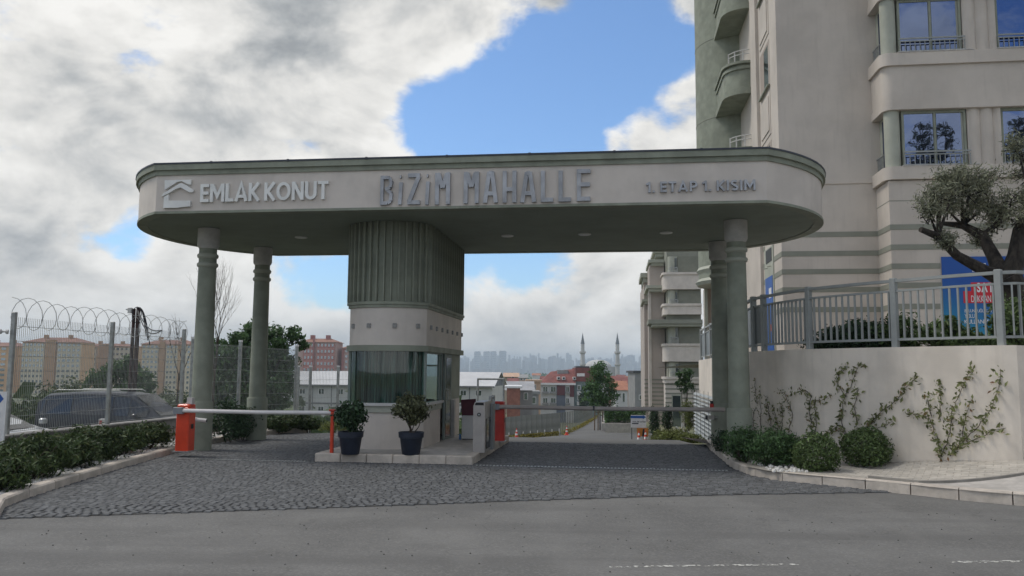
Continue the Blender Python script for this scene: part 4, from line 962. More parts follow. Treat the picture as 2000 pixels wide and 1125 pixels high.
# ------------------------------------------------------------------ railing on the garden wall
ral = thing('terrace_railing', 'grey metal balustrade along the top of the curved garden wall', 'railing', (0, 0, WTOP), 0)
def off_line(line, d):
    n = len(line); out = []
    for i in range(n):
        x0, y0 = line[max(i-1, 0)]; x1, y1 = line[min(i+1, n-1)]; l = math.hypot(x1-x0, y1-y0); out.append((line[i][0]-(y1-y0)/l*d, line[i][1]+(x1-x0)/l*d))
    return out
RL = off_line(fine, .11)
def railing(parent, line, posts_d, h, infill_to=None, bal=.135, z0=0.0):
    tot = sum(math.hypot(b[0]-a[0], b[1]-a[1]) for a, b in zip(line[:-1], line[1:])); P3 = lambda q, z: (q[0], q[1], z)
    steps = [along(line, d) for d in np.linspace(.001, tot-.002, max(2, int(tot/.25)))]
    for z, w_, hh in ((h-.02, .035, .025), (h-.19, .022, .018), (.13, .022, .02)):
        rings = []
        for q in steps:
            nx, ny = -sin(q[2]), cos(q[2]); rings.append([(q[0]-nx*w_, q[1]-ny*w_, z0+z-hh), (q[0]+nx*w_, q[1]+ny*w_, z0+z-hh), (q[0]+nx*w_, q[1]+ny*w_, z0+z+hh), (q[0]-nx*w_, q[1]-ny*w_, z0+z+hh)])
        MB().loft(rings).build('rail', greymetal, parent)
    pm = MB().cbox(-.05, .05, -.05, .05, z0, z0+h+.03, .008).mesh('post', greymetal); bm_ = MB().box(-.012, .012, -.018, .018, z0+.15, z0+h-.2).mesh('baluster', greymetal)
    for d in posts_d:
        q = along(line, min(tot-.01, d))
        if q: put('post', pm, parent, (q[0], q[1], 0), q[2])
    d = (infill_to or 0)+bal
    while d < tot:
        if min(abs(d-p) for p in posts_d) > .075:
            q = along(line, d); put('baluster', bm_, parent, (q[0], q[1], 0), q[2])
        d += bal
    return tot
def dist_of(u, v):                                    # distance along RL nearest to a sighting
    d = ray(u, v); best = (1e9, 0); acc = 0
    for a, b in zip(RL[:-1], RL[1:]):
        m_ = ((a[0]+b[0])/2, (a[1]+b[1])/2); l = math.hypot(b[0]-a[0], b[1]-a[1]); e = abs(m_[0]/m_[1]-d[0]/d[1])
        if e < best[0]: best = (e, acc+l/2)
        acc += l
    return best[1]
RL = RL + [(WL[-1][0]+1.6, WL[-1][1]+.5)]
posts = [.05]+[dist_of(u, 600) for u in (1490, 1585, 1740, 1957)]
railing(ral, RL, posts, 1.13, infill_to=posts[1], bal=.125)
a, b = along(RL, .1), along(RL, posts[1]-.06); inf = mat('railing_infill', (.12, .135, .135), .35, .05, 3)
MB().loft([[(a[0], a[1], .16), (a[0], a[1], .92), (a[0]+.02, a[1]+.01, .92), (a[0]+.02, a[1]+.01, .16)], [(b[0], b[1], .16), (b[0], b[1], .92), (b[0]+.02, b[1]+.01, .92), (b[0]+.02, b[1]+.01, .16)]]).build('infill_panel', inf, ral)
rb = thing('terrace_railing', 'grey balustrade with solid panels on the wall behind the right columns', 'railing', (0, 0, WTOP), 0)
LB = off_line(wall_back+[WL[0]], .11); nb_ = 7; q0, q1 = LB[0], LB[-1]
railing(rb, [q0, q1], [k*(math.hypot(q1[0]-q0[0], q1[1]-q0[1])-.02)/nb_+.01 for k in range(nb_+1)], 1.13, bal=50)
for k in range(nb_):
    f0, f1 = (k+.04)/nb_, (k+.96)/nb_; a = (q0[0]+(q1[0]-q0[0])*f0, q0[1]+(q1[1]-q0[1])*f0); b = (q0[0]+(q1[0]-q0[0])*f1, q0[1]+(q1[1]-q0[1])*f1)
    MB().loft([[(a[0], a[1], .16), (a[0], a[1], .92), (a[0]+.02, a[1], .92), (a[0]+.02, a[1], .16)], [(b[0], b[1], .16), (b[0], b[1], .92), (b[0]+.02, b[1], .92), (b[0]+.02, b[1], .16)]]).build('infill_panel', inf, rb)
# louvre grille on the side wall
lv = thing('louvre_grille', 'slatted grey ventilation grille in the side wall behind the right columns', 'grille', wp(2.74, 0, 0)); nl = 16
for k in range(nl):
    z = -1.0+k*.125
    MB().add([(-.04, 22.4, z), (-.04, 29.8, z), (.03, 29.8, z+.07), (.03, 22.4, z+.07), (-.045, 22.4, z+.012), (-.045, 29.8, z+.012), (.025, 29.8, z+.082), (.025, 22.4, z+.082)], [(0, 1, 2, 3), (4, 7, 6, 5), (0, 4, 5, 1), (3, 2, 6, 7), (0, 3, 7, 4), (1, 5, 6, 2)]).build('slat', greymetal, lv)
for t0 in (22.4, 23.7, 24.9, 26.1, 27.3, 28.5, 29.8): B(lv, 'mullion', darkmetal, -.052, -.046, t0-.025, t0+.025, -1.05, 1.08)

# ------------------------------------------------------------------ apartment tower on the right
tw = thing('apartment_tower', 'tall pale apartment tower with sage stripes, bay windows and rounded balconies', 'building')
ZB, ZT, ST_ = 1.7, 17.5, 3.14
TB, TM = 22.6, 23.65; SB = on_t(1737, 400, TB)[0]; SM = on_t(1722, 300, TM)[0]; SM = 4.66; SRG = 19.0; SILL = [7.18, 10.32, 13.46]
B(tw, 'main_wall', plaster_b, SM, SRG, TM, 32, ZB, ZT)
# stripes: each a thin proud band round the ground floor
STR = [3.42, 3.98, 4.49, 5.0, 5.54]
DL, DR = on_s(1496, 550, SM)[0], on_s(1513, 550, SM)[0]
BANL = on_t(1840, 560, TB)[0]
for z in STR:
    B(tw, 'stripe', sage_stripe, SM-.012, SB, TM-.012, TM+.05, z-.072, z+.072)
    B(tw, 'stripe', sage_stripe, SM-.0121, SM+.05, TM+.051, DR-.02, z-.0721, z+.0721); B(tw, 'stripe', sage_stripe, SM-.0121, SM+.05, DL+.02, 27.4, z-.0721, z+.0721)
    B(tw, 'stripe', sage_stripe, SB-.012, BANL-.02 if z < 4.9 else 13.0, TB-.012, TB+.05, z-.0719, z+.0719)
    B(tw, 'stripe', sage_stripe, SB-.0122, SB+.05, TB+.051, TM-.013, z-.0719, z+.0719)
B(tw, 'string_course', plaster_b, SM-.03, SB, TM-.03, TM+.05, 6.98, 7.06); 
# bay: ground storey body + bands
B(tw, 'bay_base', plaster_b, SB, SRG, TB, TM+.3, ZB, 6.80)
B(tw, 'bay_groove', sage_stripe, SB-.004, SRG, TB-.004, TM+.1, 6.24, 6.262)
def rounded_band(name, z0, z1, off, m, r=.25):
    x0, y0 = SB-off, TB-off; pts = [(x0+r-r*cos(a), y0+r-r*sin(a)) for a in np.linspace(0, pi/2, 8)]
    poly = pts+[(SRG, y0), (SRG, TM+.2), (x0, TM+.2)]
    return MB().prism(poly, z0, z1).build(name, m, tw, True)
WIN = [(7.70, 9.33), (10.21, 11.84), (12.75, 14.38), (15.3, 16.9)]
for k, z in enumerate(SILL):
    rounded_band('sill_band', z-.36, z-.012, .10, plaster_b); 
    if k < 2: rounded_band('spandrel', z+1.78, z+ST_-.362, .03, plaster_b); rounded_band('head_moulding', z+1.56, z+1.779, .055, plaster_b)
    h = 1.56 if k < 2 else ZT-z
    # recess wall, corner column, piers, windows
    B(tw, 'recess_wall', sage, SB+.30, SRG, TB+.35, TM-.002, z-.011, z+h-.001)
    MB().lathe([(.20, z-.01), (.20, z+h-.002)], SB+.21, TB+.22, 24).build('corner_column', sage_l, tw, True)
    B(tw, 'side_window_wall', sage_l, SB+.16, SB+.24, TB+.42, TM, z-.011, z+h-.002)
    B(tw, 'side_window_pane', glass_b, SB+.145, SB+.16, TB+.5, TM-.25, z+.05, z+h-.1)
    rr = MB().box(SB+.02, SB+.05, TB+.42, TM-.05, z+.42, z+.46)
    for q in range(6): rr.box(SB+.025, SB+.045, TB+.45+q*.09, TB+.465+q*.09, z, z+.42)
    rr.build('side_railing', galv, tw)
    for (a, b) in WIN:
        f = B(tw, 'window', sage_l, a, b, TB+.12, TB+.2, z, z+h-.002)
        for (p0, p1) in ((a+.05, (a+b)/2-.02), ((a+b)/2+.07, b-.12)): B(f, 'pane', glass_b, p0, p1, TB+.1, TB+.13, z+.06, z+h-.1)
        for x in (a+.025, (a+b)/2+.025, b-.03): B(f, 'mullion', sage, x-.03, x+.03, TB+.085, TB+.125, z+.0, z+h-.004)
        B(f, 'mullion', sage, a, b, TB+.083, TB+.12, z+h-.09, z+h-.004); B(f, 'window_sill', capmat, a-.08, b+.22, TB-.115, TB+.1, z-.0105, z+.012)
        g = B(tw, 'window_railing', greymetal, a-.02, b+.04, TB-.06, TB-.03, z+.37, z+.41)
        B(g, 'rail', greymetal, a-.02, b+.04, TB-.055, TB-.035, z+.30, z+.325); B(g, 'rail', greymetal, a-.02, b+.04, TB-.055, TB-.035, z+.03, z+.05)
        bl_ = MB().box(-.009, .009, -.055, -.038, .05, .30).mesh('baluster', greymetal)
        for q in range(14): put('baluster', bl_, g, (a+q*(b-a+.02)/13, TB, z))
    for (a, b) in zip([w_[1] for w_ in WIN[:-1]], [w_[0] for w_ in WIN[1:]]):
        n = 60; row = []
        for q in range(n+1):
            x = a+.03+(b-a-.06)*q/n; row.append((x, TB+.09-.075*abs(sin(pi*2.5*q/n))**.8))
        poly = row+[(b-.03, TB+.34), (a+.03, TB+.34)]
        MB().prism(poly, z-.011, z+h-.002).build('fluted_pier', plaster_b, tw, True)
# left flank: window strip with framed panels
for k, z in enumerate((7.2, 10.33, 13.46)):
    wf = B(tw, 'window', plaster_b, SM-.018, SM+.02, 24.72, 26.25, z+.02, z+1.42)
    B(wf, 'reveal', taupe, SM-.0195, SM-.0182, 24.80, 26.2, z+.08, z+1.4); B(wf, 'pane', glass_f, SM-.021, SM-.0196, 24.86, 25.55, z+.1, z+1.3); B(wf, 'window_sill', sage, SM-.09, SM-.022, 24.7, 26.27, z-.04, z+.02)
    pn = B(tw, 'relief_panel', plaster_b, SM-.02, SM+.02, 24.72, 26.25, z+1.62, z+2.95); B(pn, 'panel_field', plaster_b, SM-.045, SM-.021, 24.86, 26.11, z+1.76, z+2.81)
B(tw, 'flank_pier', plaster_b, SM-.10, SM+.05, 26.5, 27.45, ZB, ZT)
B(tw, 'shop_door_frame', sage_l, SM-.03, SM+.02, DR, DL, 2.0, 5.45); 
dj = B(tw, 'shop_door', bl, SM-.045, SM-.032, DR+.12, DL-.14, 2.0, 4.55); B(dj, 'door_notice', white, SM-.048, SM-.046, DR+.3, DR+.7, 3.9, 4.2); B(dj, 'door_stripe', red, SM-.048, SM-.046, DR+.3, DR+.9, 2.9, 3.1)
B(tw, 'door_transom', black, SM-.04, SM-.031, DR+.2, DL-.3, 5.0, 5.4)
for q in (.35, .9): MB().tube([(SM-.03, DR+q, 4.85), (SM-.15, DR+q, 4.83)], .018, 8).build('spot_lamp', sage_l, tw)
# rounded balconies, and the drum behind them
def balcony(z):
    s0, s1, t0, t1 = 3.86, 5.2, 28.2, 31.4; r = .8
    def outl(o): return [(s0-o+r-r*cos(a), t0-o+r-r*sin(a)) for a in np.linspace(0, pi/2, 9)]+[(s1, t0-o), (s1, t1), (s0-o, t1)]
    e = MB().prism(outl(0), z, z+.98).build('balcony', sage, tw, True)
    MB().prism(outl(.07), z-.10, z+.12).build('lower_ledge', sage, e, True); MB().prism(outl(.09), z+.982, z+1.07).build('upper_ledge', sage, e, True); MB().prism(outl(.045), z+.80, z+.90).build('moulding', sage, e, True)
    q = outl(-.1)[2:10]+[(s1, t0+.1)]
    for hz in (.32, .46): MB().tube([(x, y, z+1.07+hz) for x, y in q], .018, 6).build('railing', offwhite, e)
    for i in (0, 2, 4, 6): MB().box(q[i][0]-.02, q[i][0]+.02, q[i][1]-.02, q[i][1]+.02, z+1.07, z+1.55).build('railing_post', offwhite, e)
    for x in (4.9, 5.12): MB().box(x-.06, x+.0, t0+.08, t0+.14, z+1.07, z+1.66).build('railing_post', offwhite, e)
for z in (8.3, 11.35, 14.4): balcony(z)
MB().lathe([(1.75, 5.1), (1.75, ZT)], 4.95, 32.2, 48).build('drum', sage, tw, True)
for z in (8.2, 11.3, 14.4): MB().lathe([(1.755, z-.015), (1.762, z), (1.755, z+.015)], 4.95, 32.2, 48).build('drum_joint', sage_stripe, tw, True)
for z, o in ((5.1, .09), (5.55, .05)): MB().lathe([(1.7+o, z-.12), (1.78+o, z), (1.76, z+.12)], 4.95, 32.2, 48).build('drum_moulding', sage_l, tw, True)
B(tw, 'link_wall', taupe, 3.55, 5.2, 33.2, 34, -1, 5.0); B(tw, 'balcony_wall', plaster_b, 4.75, 5.2, 27.4, 33, 5.0, ZT); B(tw, 'link_pier', sage_l, 3.50, 3.62, 33.05, 33.25, -1, 5.0)
# sales banner
bz0, bz1 = 2.02, on_t(1845, 502, TB)[1]
bm_ = bpy.data.materials.new('banner_print'); bm_.use_nodes = True; t = bm_.node_tree; b = t.nodes['Principled BSDF']; b.inputs['Roughness'].default_value = .45
tcn = N(t, 'ShaderNodeTexCoord'); sp = N(t, 'ShaderNodeSeparateXYZ'); L(t, tcn.outputs['Object'], sp.inputs[0])
L(t, rgbmix(t, smooth(t, M2(t, 'ADD', sp.outputs['Z'], M2(t, 'MULTIPLY', sp.outputs['X'], .35)), .4, 2.3), (.01, .24, .36), (.008, .075, .33)), b.inputs['Base Color'])
bn = thing('sales_banner', 'large blue sales banner with white and red lettering on the shop front', 'banner', wp(BANL, TB-.03, bz0)); BH = bz1-bz0
B(bn, 'sheet', bm_, 0, 3.6, -.01, .01, 0, BH)
rdm = mat('banner_red', (.55, .02, .035), .45, .05, 4); whp = mat('print_white', (.72, .73, .75), .5, .03, 4)
def bpx(u, v): s, z = on_t(u, v, TB-.04); return s-BANL, z-bz0
def brect(name, u0, u1, v0, v1, m, y): a = bpx(u0, v1); c = bpx(u1, v0); MB().slab([(a[0], a[1]), (c[0], a[1]), (c[0], c[1]), (a[0], c[1])], y-.001, y).build(name, m, bn)
brect('red_field', 1897, 1990, 551, 572, rdm, -.0115); brect('red_field', 1882, 2010, 568, 592, rdm, -.0135)
def btext(text, u0, u1, v0, v1, off=.0, space=.3): a = bpx(u0, v1); c = bpx(u1, v0); letters(text, a[0], c[0], a[1], c[1], -.0155, whp, bn, 'print_letter', .0008, off, .06, space)
btext('SATILIK', 1908, 1968, 552, 570, .03); btext('D\u00dcKKAN NO', 1897, 1952, 574, 590); btext('BULUNDU\u011eU KAT', 1884, 1938, 602, 610); btext('YOLU', 1884, 1903, 613, 621); btext('KULLANIM', 1884, 1930, 624, 632); btext('EMLAK KONUT', 1899, 1950, 526, 531, .02)
for poly in ([(1914, 514), (1925, 514), (1925, 517), (1914, 519)], [(1914, 520), (1917, 519), (1917, 522), (1925, 522), (1925, 525), (1914, 525)]): MB().slab([bpx(*p) for p in poly], -.0165, -.0145).build('print_logo', whp, bn)

# ------------------------------------------------------------------ second apartment building, beyond
ab = thing('apartment_building', 'pale apartment building with stacked cornices and green window bays, seen past the right columns', 'building'); T2_ = 70.0
def ux(u, t=T2_): return on_t(u, 700, t)[0]
def vz(v, u=1300, t=T2_): return on_t(u, v, t)[1]
gz = -3.6; s0, s1 = ux(1297), ux(1372)
B(ab, 'bay_core', sage_stripe, s0+.35, s1, T2_+.6, T2_+9, gz, vz(440))
sage2 = mat('bay_green', (.20, .205, .165), .8, .05, 2)
for v0, v1 in ((536, 565), (597, 614), (655+20, 706), (740, 748)):
    a, b = vz(v1), vz(v0); r = .5; x0 = s0; pts = [(x0+r-r*cos(q), T2_+r-r*sin(q)) for q in np.linspace(0, pi/2, 7)]
    MB().prism(pts+[(s1, T2_), (s1, T2_+.9), (x0, T2_+5)], a, b).build('spandrel', plaster, ab, True)
    r2 = r; pts = [(x0-.1+r-r*cos(q), T2_-.1+r-r*sin(q)) for q in np.linspace(0, pi/2, 7)]
    MB().prism(pts+[(s1, T2_-.1), (s1, T2_+.9), (x0-.1, T2_+5)], b-.02, b+.18).build('ledge', plaster, ab, True)
MB().prism([(s0-1.3, T2_-.7), (s1, T2_-.7), (s1, T2_+3), (s0-1.3, T2_+3)], vz(633), vz(625)).build('cornice', sage_stripe, ab); MB().prism([(s0-1.0, T2_-.5), (s1, T2_-.5), (s1, T2_+3), (s0-1.0, T2_+3)], vz(638), vz(633)-.01).build('cornice', sage_l, ab)
for v0, v1 in ((500, 535), (566, 598), (637, 672), (707, 740)):
    a, b = vz(v1), vz(v0); MB().lathe([(.34, a), (.34, b)], s0+.75, T2_+.6, 16).build('bay_column', sage_l, ab, True)
    B(ab, 'bay_wall', sage2, ux(1327), s1, T2_+.35, T2_+.6, a, b)
    wn = B(ab, 'window', sage_l, ux(1309), ux(1326), T2_+.4, T2_+.62, a, b); B(wn, 'pane', glass_f, ux(1311), ux(1317), T2_+.36, T2_+.39, a+.4, b-.15); B(wn, 'pane', glass_f, ux(1318), ux(1325), T2_+.36, T2_+.39, a+.4, b-.15)
    rr = MB().box(ux(1309), ux(1326), T2_+.1, T2_+.14, a+.55, a+.6)
    for q in range(8): x = ux(1309)+(ux(1326)-ux(1309))*q/7; rr.box(x-.02, x+.02, T2_+.1, T2_+.13, a, a+.55)
    rr.build('window_railing', galv, ab)
B(ab, 'base_wall', plaster, s0+.1, s1, T2_+.2, T2_+6, gz, vz(748)); 
for k in range(7): B(ab, 'stripe', sage_stripe, s0+.08, s1, T2_+.17, T2_+.3, vz(752+k*9), vz(749+k*9))
dd = B(ab, 'entrance_door', sage_l, ux(1311), ux(1330), T2_+.1, T2_+.19, gz, vz(771)); B(dd, 'pane', glass_f, ux(1313), ux(1328), T2_+.07, T2_+.099, gz+.2, vz(773))
wx0, wx1 = ux(1270, 73), ux(1299, 73)
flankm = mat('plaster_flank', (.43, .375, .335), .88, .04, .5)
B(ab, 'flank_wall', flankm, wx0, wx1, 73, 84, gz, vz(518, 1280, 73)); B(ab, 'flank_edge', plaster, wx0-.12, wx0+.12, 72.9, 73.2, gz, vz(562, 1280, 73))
for k in range(12): B(ab, 'stripe', sage_stripe, wx0-.03, wx1, 72.96, 73.2, vz(743+k*8, 1280, 73), vz(740+k*8, 1280, 73))
def corn(u0, u1, v0, v1, t, d=1.2): 
    a, b = on_t(u0, v1, t); c, e = on_t(u1, v0, t); h = e-b
    MB().prism([(a, t-.5), (c, t-.5), (c, t+6), (a, t+6)], b+h*.5, e).build('cornice', sage_l, ab); MB().prism([(a+.25, t-.3), (c, t-.3), (c, t+6), (a+.25, t+6)], b, b+h*.5-.01).build('cornice', sage_l, ab)
corn(1266, 1296, 508, 520, 73); corn(1262, 1300, 558, 570, 72.5); corn(1275, 1330, 488, 502, 74.5)
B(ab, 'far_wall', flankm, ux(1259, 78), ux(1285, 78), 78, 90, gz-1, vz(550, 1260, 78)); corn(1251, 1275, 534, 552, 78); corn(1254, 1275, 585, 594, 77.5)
for k in range(9): B(ab, 'stripe', sage_stripe, ux(1259, 78)-.03, ux(1272, 78), 77.95, 78.2, vz(743+k*8, 1265, 78), vz(740+k*8, 1265, 78))

# ------------------------------------------------------------------ vines on the wall
def vine(label, paths, seed, lsize=.04, dens=26):
    rg = np.random.default_rng(seed); mb = MB(); LP = []; OUT = []
    h0 = wall_hit(*paths[0][0]); base = h0[1]
    r = thing('climbing_vine', label, 'vine', (0, 0, 0), 0, 'vines on the garden wall')
    for path in paths:
        P = []
        for (u, v) in path:
            h = wall_hit(u, v)
            if h: P.append(Vector(h[1]+h[2]*.012)); nrm = h[2]
        if len(P) < 2: continue
        fp = []
        for a, b in zip(P[:-1], P[1:]):
            n = max(2, int((b-a).length/.06))
            for i in range(n): fp.append(a.lerp(b, i/n)+Vector(rg.normal(size=3))*.008)
        fp.append(P[-1]); mb.tube(fp, .007, 5, .003)
        for q in range(int(len(fp)*.17*dens)):
            p = fp[int(rg.integers(0, len(fp)))]; LP.append(np.array(p)+rg.normal(size=3)*.038+nrm*(.02+.03*rg.random())); OUT.append(nrm*1.2)
    mb.build('stem', bark, r); put('foliage', leaf_mesh('foliage', leaf_vine, LP, lsize*.78, rg, .42, np.array(OUT)), r)
    return r
def zx(x, y): return (1440+x/4.326, 680+y/4.326)          # from an enlarged view of the wall
def zy(x, y): return (1450+x/2.164, 480+y/2.164)
vine('twiggy dark vine in the wall corner next to the right columns', [[zx(150, 760), zx(140, 600), zx(165, 450), zx(150, 260)], [zx(200, 760), zx(205, 600), zx(195, 350)]], 1, .03, 30)
vine('bushy vine low on the wall, second from the columns', [[zx(290, 800), zx(290, 650), zx(260, 480), zx(255, 400)], [zx(330, 800), zx(350, 640), zx(300, 480)], [zx(380, 700), zx(385, 480)]], 2, .038, 40)
vine('slender bent vine, third from the columns', [[zx(430, 800), zx(445, 660), zx(475, 570), zx(440, 450), zx(400, 375), zx(360, 375)], [zx(490, 830), zx(518, 740)]], 3, .036, 34)
vine('vine with two arms like a cross above the middle round shrub', [[zx(655, 770), zx(625, 640), zx(610, 500), zx(625, 410), zx(580, 350), zx(480, 375)], [zx(655, 770), zx(675, 600), zx(650, 440), zx(720, 440), zx(800, 390)]], 4, .042, 36)
vine('tall vine reaching highest on the wall, left of the last round shrub', [[zx(930, 790), zx(885, 600), zx(900, 440), zx(950, 350), zx(1000, 230), zx(1030, 130), zx(1090, 150)], [zx(910, 390), zx(850, 300), zx(855, 220), zx(940, 150)], [zx(940, 790), zx(860, 640), zx(740, 770)], [zx(1030, 640), zx(990, 500), zx(1030, 340)]], 5, .044, 34)
vine('long vine climbing diagonally to the right above the last round shrub', [[zx(1050, 760), zx(1120, 640), zx(1230, 530), zx(1330, 460), zx(1420, 340), zx(1500, 260), zx(1540, 235)], [zx(1080, 760), zx(1200, 680), zx(1320, 615)], [zx(1040, 720), zx(1180, 600)]], 6, .044, 38)
vine('wide forked vine at the right end of the wall', [[zy(845, 890), zy(820, 800), zy(790, 720), zy(700, 705)], [zy(845, 880), zy(880, 790), zy(890, 690), zy(930, 600), zy(970, 510)], [zy(880, 885), zy(930, 830), zy(1000, 760), zy(1060, 680), zy(1085, 600), zy(1092, 520)], [zy(900, 860), zy(980, 820), zy(1060, 780), zy(1115, 770)], [zy(835, 740), zy(840, 640), zy(835, 575)], [zy(800, 720), zy(780, 630)], [zy(930, 820), zy(945, 720), zy(970, 650)]], 7, .046, 34)
# shrubs below the wall
def gp(u, v, z): P = ground_at(u, v, z); return P
for (u, v, r_, h, m_, n, wd, dy) in ((1415, 884, .26, .42, leaf_dark, 1400, 'dark shrub hugging the front right column', .25), (1452, 905, .36, .58, leaf_mid, 3000, 'green shrub at the left end of the right bed', .35), (1505, 915, .42, .66, leaf_mid, 4200, 'feathery bright green shrub in the right bed', .4),
                                     (1548, 912, .28, .50, leaf_mid, 3000, 'small feathery shrub between the bright one and the round one', .42), (1597, 924, .35, .60, leaf_box, 3800, 'round clipped shrub in the middle of the right bed', .40), (1702, 908, .38, .60, leaf_box, 4400, 'round clipped shrub on the sidewalk edge by the wall', .35)):
    P = gp(u, v, .12); k_ = 1+r_*.9/P[1]
    if u > 1650: hh = wall_hit(1716, 880); P = hh[1]+hh[2]*.38; k_ = 1
    bush('round_shrub', wd, (P[0]*k_, P[1]*k_, .1 if u < 1650 else .15), r_, r_, h, m_, n, .030, 200+u, 'shrubs under the garden wall', aspect=.33, clumps=46, clip=m_ is leaf_box)
# terrace shrubs behind the railing
for k, (u, h, wd) in enumerate(((1525, .35, 'first from the columns'), (1560, .45, 'second from the columns'), (1610, .55, 'third from the columns'), (1660, .5, 'fourth from the columns'), (1705, .6, 'fifth from the columns, by the thick post'), (1790, .48, 'sixth from the columns, left of the blue banner'), (1825, .30, 'just left of the banner edge'), (1885, .10, 'below the lettering of the blue banner'), (1935, .24, 'in front of the blue banner, beside the last post'), (1985, .8, 'at the right picture edge under the olive tree'))):
    hh = wall_hit(u, 680); P = hh[1]-hh[2]*.95
    bush('terrace_shrub', 'dark evergreen shrub behind the railing, '+wd, (P[0], P[1], WTOP-.12), .42, .4, h+.12, leaf_box if u > 1700 else leaf_dark, 1500, .045, 300+k, 'shrubs behind the terrace railing', aspect=.45)
# olive tree
rg = np.random.default_rng(77); y_ = 14.6
def ol(u, v, y=y_): return Vector(depth_at(u, v, y))
b0 = ol(1990, 690); b0.z = WTOP-.15
ot = thing('olive_tree', 'gnarled old olive tree with grey green crown behind the railing', 'tree', tuple(b0), 0); rel = lambda p: tuple(p-b0)
mb = MB(); tips = []
mb.tube([rel(b0), rel(ol(1990, 620)), rel(ol(1985, 570)), rel(ol(1966, 540))], [.22, .20, .21, .24], 12)
mb.tube([rel(ol(1966, 550)), rel(ol(1925, 530)), rel(ol(1870, 500)), rel(ol(1832, 462, 14.4)), rel(ol(1798, 448, 14.3))], [.17, .11, .085, .07, .05], 9)
mb.tube([rel(ol(1962, 550)), rel(ol(1940, 500, 14.9)), rel(ol(1918, 460, 15.1)), rel(ol(1880, 440, 15.3)), rel(ol(1840, 436, 15.3))], [.17, .12, .10, .07, .04], 9)
mb.tube([rel(ol(1970, 550)), rel(ol(1985, 500)), rel(ol(1992, 450)), rel(ol(2020, 400, 14.5))], [.2, .15, .12, .07], 9)
cents = []
def cl(u, v, y, r): cents.append((np.array(rel(ol(u, v, y))), r))
for u, v, y, r in ((1815, 420, 14.3, .28), (1830, 385, 14.4, .30), (1862, 370, 14.6, .34), (1895, 378, 14.8, .36), (1920, 365, 15.0, .34), (1850, 410, 14.9, .34), (1890, 415, 15.2, .36), (1930, 400, 15.2, .36), (1960, 420, 15, .36), (1985, 390, 14.6, .36), (2010, 340, 14.6, .4), (1995, 430, 14.4, .32), (1840, 362, 14.7, .22), (1915, 470, 15.2, .16), (1845, 472, 14.4, .1), (1990, 300, 14.5, .34), (1945, 440, 15.4, .3), (1878, 352, 14.8, .22), (2030, 410, 14.8, .4), (2040, 350, 15, .4)): cl(u, v, y, r)
LP = []; OUT = []
for c, r in cents:
    for k in range(7):
        d = rg.normal(size=3); d[2] = abs(d[2])*1.2; d /= np.linalg.norm(d); e = c+d*r*(.7+.5*rg.random())
        mb.tube([tuple(c-d*r*.6), tuple(c+rg.normal(size=3)*.04), tuple(e)], .012, 4, .003)
        for q in range(115): f = rg.random()**.6; LP.append(c+(e-c)*f*1.05+rg.normal(size=3)*.075); OUT.append(d)
    mb.tube([tuple(np.array(min(((np.array(rel(ol(uu, vv, yy)))) for uu, vv, yy in ((1832, 462, 14.4), (1880, 440, 15.3), (1918, 460, 15.1), (1870, 500, 14.6), (1992, 450, 14.6), (2015, 400, 14.5))), key=lambda q: np.linalg.norm(q-c)))), tuple(c)], .035, 5, .012)
mb.build('trunk', bark_o, ot, True)
put('crown', leaf_mesh('crown', leaf_olive, LP, .038, rg, .22, np.array(OUT)*.5), ot)

